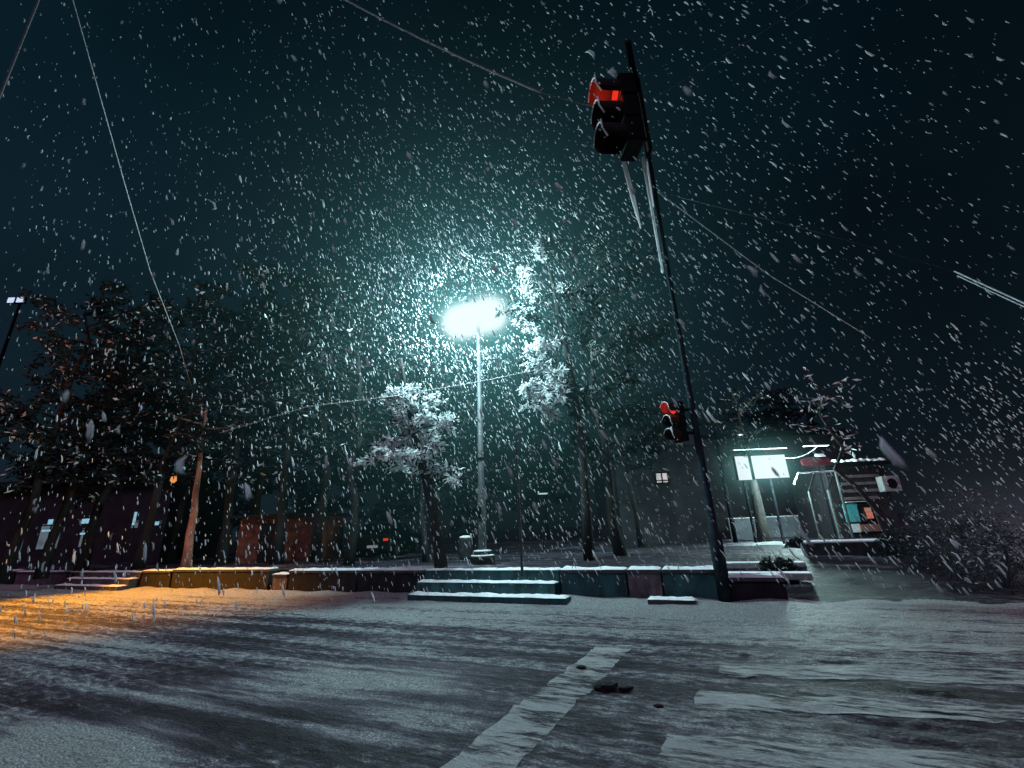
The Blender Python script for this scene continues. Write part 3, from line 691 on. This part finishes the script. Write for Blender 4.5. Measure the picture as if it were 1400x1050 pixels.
def make_car(loc, rz, label):
    t = thing('parked_car', loc, label, 'car', rz)
    def body(prof, y0, y1, inset): 
        b = MB(); n = len(prof)
        for y, k in ((y0, 1), (y0+.08, 0), (y1-.08, 0), (y1, 1)):
            pass
        vs = []
        for y, s_ in ((y0, inset), (y0+.12, 0), (y1-.12, 0), (y1, inset)):
            for (x_, z_) in prof: vs.append((x_*(1-s_*.5), y, z_-(s_*.25*(z_-.6) if z_ > .6 else 0)))
        fs = [tuple(range(n-1, -1, -1)), tuple(3*n+i for i in range(n))]
        for r_ in range(3):
            for i in range(n): fs.append((r_*n+i, r_*n+(i+1) % n, (r_+1)*n+(i+1) % n, (r_+1)*n+i))
        b.add(vs, fs); return b
    low = [(-.86, .28), (.86, .28), (.90, .55), (.88, .86), (.74, .95), (-.74, .95), (-.88, .86), (-.90, .55)]
    body(low, -2.1, 2.1, .16).build('body', M['carpaint'], t, smooth=False, bevel=.03)
    b = MB(); vs = [(-.76, -1.75, .95), (.76, -1.75, .95), (.78, 1.0, .95), (-.78, 1.0, .95), (-.60, -1.25, 1.43), (.60, -1.25, 1.43), (.62, .35, 1.45), (-.62, .35, 1.45)]
    b.add(vs, [(3, 2, 1, 0), (4, 5, 6, 7), (0, 1, 5, 4), (1, 2, 6, 5), (2, 3, 7, 6), (3, 0, 4, 7)]); cb = b.build('cabin', M['carpaint'], t, bevel=.04)
    b = MB(); b.add([(-.64, -1.68, 1.02), (.64, -1.68, 1.02), (.54, -1.34, 1.36), (-.54, -1.34, 1.36)], [(0, 1, 2, 3)]); b.v = [(x_, y_-.035, z_) for x_, y_, z_ in b.v]; b.build('rear_window', M['glass'], cb)
    b = MB(); b.box((0, -.45, 1.47), (1.1, 1.5, .05)); b.build('snow_layer', M['slush'], cb, bevel=.02)
    for s_ in (-1, 1):
        b = MB(); b.box((s_*.68, -2.11, .76), (.20, .05, .10)); b.build('tail_light', M['tail'], t, bevel=.01)
        for yy in (-1.3, 1.3):
            b = MB(); b.tube([(s_*.70, yy, .32), (s_*.90, yy, .32)], .32, 18); wl = b.build('wheel', M['rubber'], t)
            b = MB(); b.tube([(s_*.895, yy, .32), (s_*.91, yy, .32)], .19, 12); b.build('rim', M['steel'], wl)
    b = MB(); b.box((.12, -2.125, .50), (.46, .02, .11)); b.build('number_plate', M['plate'], t)
    b = MB(); b.box((0, -2.10, .38), (1.6, .10, .14)); b.build('bumper', M['darksteel'], t, bevel=.02)
    return t
M['plate'] = emit('lit_plate', (.16, .17, .17), 1.0)
pc = atY(513, 758, 19.5); make_car(Vector((pc.x, 21.5, .52)), math.radians(-6), 'dark parked car with red tail lights glowing behind the wall')

# far twin floodlights, upper left
t = thing('floodlight_mast', Vector((atY(21, 410, 24).x, 24, .5)), 'distant mast with two small bluish white lights at upper left', 'floodlight mast')
z_ = atY(21, 410, 24).z-.5
b = MB(); b.tube([(0, .3, 0), (0, .3, z_)], [.12, .07], 8); b.build('mast', M['darksteel'], t)
for dx in (-.28, .28):
    b = MB(); b.box((dx, .1, z_), (.5, .15, .42)); h_ = b.build('floodlight', M['darksteel'], t)
    b = MB(); b.box((dx, 0, z_), (.38, .04, .34)); b.build('lens', emit('bluish_lens', (.62, .72, .95)), h_)

# dark house with small lit window
YD = 21.0; x0 = atY(852, 740, YD).x; x1 = atY(985, 740, YD).x; O = Vector(((x0+x1)/2, YD, .5))
t = thing('house', O, 'dark low house with one small lit window in the middle', 'house')
b = MB(); b.box((0, 3, 2.2), (x1-x0, 6, 4.4)); b.build('wall', M['facade'], t)
b = MB(); hx = (x1-x0)/2+.3; b.add([(-hx, -.3, 4.41), (hx, -.3, 4.41), (hx, 6.3, 4.41), (-hx, 6.3, 4.41), (-hx, 3, 5.9), (hx, 3, 5.9)], [(3, 2, 1, 0), (0, 1, 5, 4), (2, 3, 4, 5), (1, 2, 5), (3, 0, 4)]); b.build('roof', mat('snowy_roof', (.07, .07, .08), (.03, .03, .035), 5, .9, snow=.0), t)
xa, xb, za, zb = frame_box(897, 646, 912, 661, YD)
b = MB(); b.box(((xa+xb)/2-O.x, -.02, (za+zb)/2-O.z), (xb-xa, .03, zb-za)); wn = b.build('window', M['winwarm'], t)
b = MB()
cx, cz = (xa+xb)/2-O.x, (za+zb)/2-O.z
b.box((cx, -.05, cz), (.06, .03, zb-za)); b.box((cx, -.052, cz-.12), (xb-xa, .03, .05))
for s_ in (-1, 1): b.box((cx+s_*(xb-xa)/2, -.054, cz), (.06, .03, zb-za+.06)); b.box((cx, -.056, cz+s_*(zb-za)/2), (xb-xa+.1, .03, .06))
b.build('frame', M['darksteel'], wn)

def post(px, pyb, pyt, r, m, label, name='post', zg=.6, group='slim posts in the park', mat2=None):
    p = atZ(px, pyb, zg); a = Vector((p.x, p.y, zg-.1)); 
    # height where the vertical reaches the given image row
    hh = atY(px, pyt, p.y).z-a.z
    b = MB(); b.tube([(0, 0, 0), (0, 0, hh*.5), (0, 0, hh)], [r, r*.9, r*.8], 8); o = b.build(name, m, smooth=True); o.location = a
    return tag(o, label, name.replace('_', ' '), group)
post(945, 738, 650, .035, M['steel'], 'left one of two slim posts beside the small lit window', zg=.6)
post(955, 736, 628, .045, M['steel'], 'right and taller of two slim posts beside the lit window', zg=.6)
post(838, 732, 660, .03, M['steel'], 'faint slim post in the dark left of the lit window', zg=.6)
post(1006, 742, 590, .09, M['darksteel'], 'tall dark post right of the traffic light mast', 'tall_post', .6)
# small T shaped park sign
pT = atZ(744, 752, .6); hh = atY(741, 674, pT.y).z-.6
t = thing('park_sign', Vector((pT.x, pT.y, .55)), 'small T shaped sign with snowy top right of the thin post', 'sign')
b = MB(); b.tube([(0, 0, 0), (0, 0, hh)], .025, 6); b.build('post', M['darksteel'], t)
b = MB(); b.box((.08, 0, hh+.02), (.42, .05, .06)); b.box((-.10, 0, hh+.07), (.05, .05, .12)); b.build('board', M['snow'], t)
# litter bin left of lamp
pB = atZ(637, 764, .6); t = thing('litter_bin', Vector((pB.x, pB.y, .58)), 'grey litter bin with snowy lid left of the lamp pole', 'litter bin')
b = MB(); b.lathe((0, 0, 0), [(.17, 0), (.22, .05), (.24, .62), (.22, .66)], 16); b.build('body', M['facade'], t)
b = MB(); b.lathe((0, 0, 0), [(.235, .67), (.2, .73), (.08, .76)], 16); b.build('lid', M['snow'], t, smooth=True)

# ---------------------------------------------------------------- right side: light boxes, canopy frame, kiosk
YB = 17.5
def lightbox(pa, pb_, qa, qb, label, rz=0.0, depth=.18):
    xa, xb, za, zb = frame_box(pa, qa, pb_, qb, YB); O = Vector(((xa+xb)/2, YB, .55)); wd = xb-xa; hg = zb-za; cz = (za+zb)/2-O.z
    t = thing('light_box', O, label, 'light box', rz, 'bright light boxes at the plaza')
    b = MB(); b.box((0, 0, cz), (wd+.02, depth, hg+.02)); b.build('casing', M['darksteel'], t, bevel=.01)
    b = MB(); b.box((0, -depth/2-.012, cz), (wd, .02, hg)); b.build('lit_face', M['boxwhite'], t)
    b = MB(); b.tube([(0, .08, 0), (0, .08, cz-hg/2)], .05, 8); b.build('post', M['darksteel'], t)
    b = MB(); b.box((.02, -.1, cz+hg/2+.20), (wd+.20, .25, .03)); hd = b.build('hood', M['darksteel'], t)
    b = MB(); b.box((.02, -.1, cz+hg/2+.24), (wd+.18, .27, .045)); b.build('snow_layer', M['snow'], hd, bevel=.02)
    return t, O, cz
bt, BO, bz = lightbox(1031, 1070, 622, 655, 'large square white light box on the dark trunk at right')
lightbox(1009, 1020, 624, 657, 'narrow upright white light box left of the square one')
lamp('light_box_fill', BO+Vector((0, -.8, bz-.5)), 1100, (.66, 1.0, .97), size=.4)
lamp('light_box_fill', BO+Vector((1.9, -.3, bz+.3)), 420, (.55, 1.0, .97), size=.3)  # unseen lamp beside the boxes, added to brighten the plaza
glow('box_haze', BO+Vector((-.3, -.1, bz)), (2.9, 2.1, 2.4), .5, None, (.17, .5, 2.3), None, (.23, .62, .60), 'teal emissive glow in front of the light boxes', 'haze')
# canopy frame
pf = [atZ(1072, 743, .6), atZ(1123, 741, .6), atZ(1150, 739, .6), atZ(1167, 738, .6)]
O = Vector((pf[1].x, pf[1].y, .55)); t = thing('canopy_frame', O, 'bare metal canopy frame with snow on its top rail', 'frame')
tops = [710, 672, 670, 640]
ends = []
for p, ty, in zip(pf, tops):
    hh = atY(0, 0, p.y).z; 
    # project height along vertical
    best = None
    for k in range(20, 400):
        z_ = .6+k*.01; q = RM.transposed() @ (Vector((p.x, p.y, z_))-Vector((0, 0, CH))); yy = 525-FPX*q.y/-q.z
        if yy <= ty: best = z_; break
    best = best or 3.5; e_ = Vector((p.x, p.y, best)); ends.append(e_)
    b = MB(); b.tube([Vector((p.x, p.y, .5))-O, e_-O], .045, 8); b.build('post', M['steel'], t)
zt = atY(1115, 646, O.y).z
rl = [atY(1086, 662, O.y), atY(1091, 647, O.y), atY(1140, 644, O.y)]
b = MB(); b.tube([r_-O for r_ in rl], .03, 6); b.build('top_rail', M['snow'], t)
for A_, B_ in ((rl[2]-O, ends[3]-O), (ends[1]-O, rl[1]+Vector((.6, 0, 0))-O), (ends[2]-O, rl[2]-O)):
    b = MB(); b.tube([A_, B_], .027, 6); b.build('brace', M['darksteel'], t)
# kiosk
YK = 17.6; x0 = atY(1152, 735, YK).x; x1 = atY(1236, 735, YK).x; zt = atY(1180, 636, YK).z; O = Vector(((x0+x1)/2, YK, .55)); Hk = zt-.55; W_ = x1-x0
t = thing('kiosk', O, 'dark street kiosk with teal door panel and snowy cluttered roof', 'kiosk')
b = MB(); b.box((0, 1.2, Hk/2), (W_, 2.4, Hk)); b.build('wall', M['brownwall'] if 'brownwall' in M else M['darkwall'], t)
b = MB(); b.box((0, 1.1, Hk+.06), (W_+.3, 2.8, .12)); rf = b.build('roof', M['darksteel'], t)
b = MB()
for i in range(9):
    xx = -W_/2+.1+i*W_/9+random.uniform(-.05, .05); b.lathe((xx, -.15, Hk+.12), [(random.uniform(.12, .22), 0), (.15, random.uniform(.04, .09)), (.05, random.uniform(.10, .14))], 8)
b.build('snow_heap', M['snow'], rf, smooth=True)
def kp(pa, pb_, qa, qb, name, m, parent=None, d=.04, off=0.0):
    xa, xb, za, zb = frame_box(pa, qa, pb_, qb, YK); b = MB(); b.box(((xa+xb)/2-O.x, -.03-off, (za+zb)/2-O.z), (abs(xb-xa), d, zb-za)); return b.build(name, m, parent or t)
tealglow = emit('teal_door', (.045, .17, .18), 1.0, (.03, .12, .13), 2)
kp(1157, 1170, 688, 714, 'door', mat('teal_door_paint', (.06, .32, .33), (.04, .22, .24), 4, .4))
kp(1163, 1174, 716, 728, 'door_panel', mat('pale_panel', (.6, .65, .66), (.4, .45, .46), 4, .5))
kp(1154, 1188, 685, 687, 'ledge', M['snow'], d=.2)
kp(1176, 1200, 716, 727, 'counter', mat('brown_counter', (.22, .10, .08), (.12, .06, .05), 4, .6), d=.12)
kp(1176, 1196, 690, 714, 'window', M['glass'])
fl = kp(1181, 1187, 694, 700, 'lit_item', emit('orange_item', (.8, .22, .12), .55, (.45, .35, .3), 9), off=.06, d=.06)
kp(1184, 1189, 700, 709, 'lit_item', emit('orange_item2', (.45, .09, .05), .8, (.6, .25, .18), 9), off=.07, d=.06)
for k in range(4): kp(1150, 1200, 648+k*10, 654+k*10, 'shutter_slat', M['shutter'] if 'shutter' in M else mat('shutter_paint', (.12, .09, .10), (.07, .055, .06), 5, .6))
# red sign with snow on top
xa, xb, za, zb = frame_box(1097, 624, 1133, 638, YK-.5); SO = Vector(((xa+xb)/2, YK-.5, .55))
t2 = thing('oval_sign', SO, 'dark red rounded sign with snow on top left of the kiosk', 'sign')
b = MB(); n = 20; cz = (za+zb)/2-SO.z; rx = (xb-xa)/2; rz = (zb-za)/2
vs = [];
for yy in (-.05, .05):
    for i in range(n):
        a = 2*PI*i/n; c_, s_ = math.cos(a), math.sin(a); vs.append((rx*math.copysign(abs(c_)**.5, c_), yy, cz+rz*math.copysign(abs(s_)**.6, s_)))
b.add(vs, [tuple(range(n)), tuple(range(2*n-1, n-1, -1))]+[(i, i+n, (i+1) % n+n, (i+1) % n) for i in range(n)]); b.build('board', M['redsign'], t2)
b = MB(); b.box((.2, 0, cz+rz+.06), (.42, .14, .12), taper=.7); b.build('snow_layer', M['snow'], t2, bevel=.02)
b = MB(); b.box((.1, -.1, cz+rz+.42), (.95, .12, .035)); b.build('top_bar', M['snow'], t2)
b = MB(); b.tube([(.1, .1, 0), (.1, .1, cz+rz+.42)], .035, 8); b.build('post', M['darksteel'], t2)
wire([BO+Vector((.55, 0, bz+.35)), SO+Vector((.2, 0, cz+rz+.4))], .018, M['wire'], 'short snowy cable from the square light box to the red sign', .18)
# air conditioner
xa, xb, za, zb = frame_box(1211, 650, 1228, 672, YK-.35); AO = Vector(((xa+xb)/2, YK-.2, za))
t3 = thing('air_conditioner', AO, 'boxy outdoor air conditioner with round fan on the kiosk wall', 'air conditioner')
b = MB(); b.box((0, 0, (zb-za)/2), (xb-xa, .3, zb-za)); b.build('casing', mat('dim_casing', (.30, .28, .29), (.2, .18, .19), 4, .5), t3, bevel=.01)
b = MB(); b.tube([(0, -.155, (zb-za)/2), (0, -.17, (zb-za)/2)], (zb-za)*.33, 16); b.build('fan_grille', M['black'], t3)
# back wall behind the plaza
YW = 21.5; x0 = atY(1000, 735, YW).x; x1 = atY(1180, 735, YW).x; O = Vector(((x0+x1)/2, YW, .5)); z1 = atY(1090, 706, YW).z-.5
t4 = thing('plaza_wall', O, 'pale low wall at the back of the lit plaza', 'wall')
b = MB(); b.box((0, .15, z1/2), (x1-x0, .3, z1)); b.build('wall_body', M['lightfacade'], t4)
b = MB(); b.box((0, .15, z1+.03), (x1-x0, .36, .05)); b.build('snow_cap', M['snow'], t4, bevel=.02)
t5 = thing('shop_house', Vector((O.x, 24, .5)), 'dark two storey house rising behind the light boxes', 'house')
b = MB(); b.box((.5, 3, 2.6), (x1-x0+3, 6, 5.2)); b.build('wall', M['facade'], t5)
b = MB(); b.box((.5, 3, 5.3), (x1-x0+3.5, 6.6, .2)); b.build('roof', M['darksteel'], t5)
# planter, step slabs
p = atZ(1170, 772, .35); t6 = thing('planter_box', Vector((p.x, p.y, .3)), 'long dark planter box at the plaza edge below the kiosk', 'planter')
b = MB(); b.box((0, 0, .28), (1.9, .55, .56), Matrix.Rotation(TH, 3, 'Z')); b.build('box', M['darkwall'], t6, bevel=.02)
b = MB(); b.box((0, 0, .58), (1.86, .52, .05), Matrix.Rotation(TH, 3, 'Z')); b.build('snow_cap', M['snow'], t6, bevel=.02)
for k, (py, lab) in enumerate(((770, 'upper snowy slab right of the traffic light mast'), (777, 'lower snowy slab right of the traffic light mast'))):
    p = atZ(1045, py, .5); b = MB(); b.box((0, 0, 0), (1.6, .32, .14), MU); o = b.build('stone_slab', M['slab'] if 'slab' in M else mat('slab', (.3, .31, .32), (.15, .15, .16), 4, .8, snow=.6), bevel=.02); o.location = (p.x, p.y, .46-.1*k)
    tag(o, lab, 'slab', 'snowy slabs by the plaza')

# hedge and bushes at right
def bush(loc, R_, H, label, n=2200, snowf=.25, group='snowy bushes at the right', leaf=.11):
    t = thing('bush', loc, label, 'bush', 0, group)
    st = MB(); lf = MB(); sn = MB()
    for k in range(9):
        a = random.uniform(0, 2*PI); bp = branch_pts((0, 0, -.05), (math.cos(a)*.6, math.sin(a)*.6, 1), H*.9, 4, .2); st.tube(bp, [.02, .016, .012, .008, .004], 5)
    for _ in range(n):
        a = random.uniform(0, 2*PI); z_ = random.random(); r = R_*math.sqrt(random.random())*(1-.55*z_**2)
        k = 1+.35*noise.noise((math.cos(a)*1.5+loc[0], math.sin(a)*1.5, z_*2)); p = Vector((math.cos(a)*r*k, math.sin(a)*r*k*.8, z_*H*k))
        (sn if random.random() < snowf*(.4+z_) else lf).leaf(p, Vector((random.gauss(0, 1), random.gauss(0, 1), random.gauss(0, .8))), leaf*.4*random.uniform(.6, 1.3), leaf*random.uniform(.6, 1.4))
    s_ = st.build('stems', M['bark'], t); c = lf.build('foliage', M['leaf'], t); sn.build('snow_clumps', M['snow'], c); return t
for px, py, R_, H, lab in ((1100, 775, .5, .28, 'low dark bush on the snowy slope below the plaza'), (1070, 800, .45, .3, 'low dark bush beside the wall end right of the mast'), (1245, 790, .6, .55, 'small dark bush at the left end of the right hand hedge'),
                           (1300, 800, .8, .9, 'broad bush in the middle of the right hand hedge'), (1375, 812, .9, 1.15, 'tall bush at the right picture edge'), (1290, 765, 1.0, 1.1, 'bush behind the middle of the right hand hedge'), (1360, 768, 1.1, 1.5, 'bush behind the tall bush at the right edge')):
    p = atZ(px, py, .1); bush((p.x, p.y, max(.0, park_z(p.x, p.y)-.05)), R_, H, lab, n=2600, snowf=.03, leaf=.07)

# lamps just outside the view
ol = Vector((-19.5, 11.0, 0))
t = thing('street_lamp', ol, 'orange street lamp standing beyond the left picture edge', 'street lamp')
b = MB(); b.tube([(0, 0, 0), (0, 0, 7.9), (-.05, .3, 8.7), (-.1, 1.0, 9.0)], [.10, .08, .06, .05], 10); b.build('pole', M['darksteel'], t, smooth=True)
b = MB(); b.box((-.12, 1.25, 8.98), (.26, .6, .12)); h_ = b.build('lamp_head', M['darksteel'], t, bevel=.03)
b = MB(); b.box((-.12, 1.28, 8.91), (.2, .45, .02)); b.build('lens', emit('sodium_lens', (1, .5, .12), 3), h_)
lamp('orange_source', ol+Vector((-.12, 1.28, 8.8)), 32000, (1.0, .37, .002), 'SPOT', .12, target=Vector((-13.6, 12.3, 0)), spot=54, blend=.7)
lamp('orange_spill_source', ol+Vector((-.12, 1.28, 8.7)), 420, (1.0, .22, .06), 'POINT', .2)
rl_ = Vector((13.2, 8.6, 0))
t = thing('street_lamp', rl_, 'warm pinkish street lamp standing beyond the right picture edge', 'street lamp')
b = MB(); b.tube([(0, 0, 0), (0, 0, 3.9)], [.08, .05], 10); b.build('pole', M['darksteel'], t, smooth=True)
b = MB(); b.lathe((0, 0, 3.9), [(.08, 0), (.2, .12), (.2, .3), (.06, .42)], 14); b.build('lamp_head', emit('warm_globe', (1, .62, .5), 3), t, smooth=True)
lamp('warm_source', rl_+Vector((-.4, -.3, 3.8)), 260, (1.0, .50, .42), 'POINT', .2)

glow('lilac_flare_haze', (9.3, 8.4, 1.0), (3.4, 2.6, 2.2), .8, None, (.05, 1.0, 2.6), None, (.36, .34, .50), 'dim lilac emissive haze over the hedge at right', 'haze')  # added glow volume imitating the lilac flare of out-of-focus spray
# ---------------------------------------------------------------- falling snow
fall = -(ray(190, -520).normalized())          # direction the flakes travel
fm = bpy.data.materials.new('snowflake'); fm.use_nodes = True; N, L = nt(fm); N.remove(N['Principled BSDF'])
df = N.new('ShaderNodeBsdfDiffuse'); df.inputs['Color'].default_value = (.74, .77, .8, 1); tl = N.new('ShaderNodeBsdfTranslucent'); tl.inputs['Color'].default_value = (.74, .77, .8, 1)
g = N.new('ShaderNodeNewGeometry'); n_ = N.new('ShaderNodeTexNoise'); n_.inputs['Scale'].default_value = 1.3; L.new(g.outputs['Position'], n_.inputs['Vector'])
ms = N.new('ShaderNodeMixShader'); L.new(n_.outputs['Fac'], ms.inputs[0]); L.new(df.outputs[0], ms.inputs[1]); L.new(tl.outputs[0], ms.inputs[2]); L.new(ms.outputs[0], N['Material Output'].inputs['Surface'])
def flakes(name, gen, label):
    vs = []; fs = []
    for p, w_, L_ in gen:
        d = (fall+Vector((random.gauss(0, .07), random.gauss(0, .07), random.gauss(0, .05)))).normalized()
        a = d.orthogonal().normalized(); a = Matrix.Rotation(random.uniform(0, PI), 3, d) @ a; c = d.cross(a); n = len(vs)
        bend = a*(random.gauss(0, .12)*L_)
        vs.append(p-d*L_*.5)
        for s_, t_ in ((-.25, .85), (.22, 1.0)):
            o_ = p+d*L_*s_+bend
            for k in range(4):
                an = k*PI/2+random.uniform(-.3, .3); vs.append(o_+(a*math.cos(an)+c*math.sin(an))*w_*.5*t_*random.uniform(.7, 1.2))
        vs.append(p+d*L_*.5)
        for k in range(4):
            k2 = (k+1) % 4
            fs += [(n, n+1+k2, n+1+k), (n+1+k, n+1+k2, n+5+k2, n+5+k), (n+5+k, n+5+k2, n+9)]
    me = bpy.data.meshes.new(name); me.from_pydata(vs, [], fs); me.materials.append(fm); me.polygons.foreach_set('use_smooth', [True]*len(fs))
    o = bpy.data.objects.new(name, me); COL.objects.link(o); return tag(o, label, 'snow', kind='stuff')
BC = BO+Vector((-.25, 0, bz))
def blocked(p):
    q = MU.transposed() @ (p-LC)
    if abs(q.x) < 1.5 and abs(q.y) < 1.5 and abs(q.z) < .75: return True
    cv = LC-Vector((0, 0, CH)); k = (p-Vector((0, 0, CH))).dot(cv)/cv.dot(cv); m0 = p-Vector((0, 0, CH))-cv*k
    if 0 < k < 1 and (m0.x/k/1.15)**2+(m0.z/k/.5)**2 < 1: return True
    cv = BC-Vector((0, 0, CH)); k = (p-Vector((0, 0, CH))).dot(cv)/cv.dot(cv); m0 = p-Vector((0, 0, CH))-cv*k
    return .4 < k < 1 and abs(m0.x/k) < .9 and abs(m0.z/k) < .5
def gen_all():
    rs = random.Random(5)
    n = 0
    while n < 16000:      # a wide fan of air in front of the camera, thinning with distance
        r = 1.4+rs.random()**.8*15.0; az = rs.uniform(-62, 64)*PI/180; el = math.asin(rs.uniform(-.12, .93))
        p = Vector((math.sin(az)*math.cos(el), math.cos(az)*math.cos(el), math.sin(el)))*r+Vector((0, 0, CH))
        if p.z < .1: continue
        v_ = uv_of(p)[1]
        n += 1
        s = rs.lognormvariate(-.1, .45)*(.35+.65*min(1, r/6))
        w_ = .0108*s*(.45+r*.085)
        if blocked(p): continue
        th = math.degrees((p-Vector((0, 0, CH))).angle(LC-Vector((0, 0, CH)))); q = min(1, max(0, (th-20)/35));  # flakes thinned and shrunk away from the lamp, imitating dimmer light
        if p.z > CH and rs.random() < .5*q: continue
        w_ *= 1-.33*q*(p.z > CH); yield p, w_, w_*rs.uniform(3.2, 7.5)
    for _ in range(60):     # big loose clumps drifting close by
        r = rs.uniform(.8, 1.9); az = rs.uniform(-48, 48)*PI/180; el = math.asin(rs.uniform(.0, .85))
        p = Vector((math.sin(az)*math.cos(el), math.cos(az)*math.cos(el), math.sin(el)))*r+Vector((0, 0, CH)); w_ = .0075*rs.lognormvariate(0, .25)*(.6+.4*r); yield p, w_, w_*rs.uniform(2.5, 5)
    for _ in range(1300):   # snow passing the warm lamp on the right
        p = Vector((rs.gauss(10.6, 1.5), rs.gauss(8.2, 1.2), rs.gauss(3.0, .8)))
        if p.z < 1.2: continue
        w_ = .013*rs.lognormvariate(0, .3); yield p, w_, w_*rs.uniform(3, 6)
    for _ in range(8500):   # extra flakes round the lamp, standing in for its brightening of the snow
        d = Vector((rs.gauss(0, 1), rs.gauss(0, 1), rs.gauss(0, 1))).normalized()*(1.35+abs(rs.gauss(0, 3.3)))
        p = LC+Vector((d.x*1.1, d.y*.9-.6, d.z))
        if p.z < .8: continue
        s = rs.lognormvariate(0, .35); w_ = .0165*s
        if blocked(p): continue
        yield p, w_, w_*rs.uniform(3, 8)
flakes('falling_snow', gen_all(), 'slanting streaks of wind driven snow filling the night air')

# ---------------------------------------------------------------- render settings
sc.view_settings.view_transform = 'Standard'; sc.view_settings.look = 'None'; sc.view_settings.exposure = 0; sc.view_settings.gamma = 1
sc.cycles.max_bounces = 4; sc.cycles.diffuse_bounces = 2; sc.cycles.glossy_bounces = 2; sc.cycles.transparent_max_bounces = 8; sc.cycles.volume_bounces = 0
sc.cycles.volume_step_rate = .6; sc.cycles.volume_max_steps = 96
sc.cycles.use_denoising = True
sc.cycles.sample_clamp_indirect = 2.0
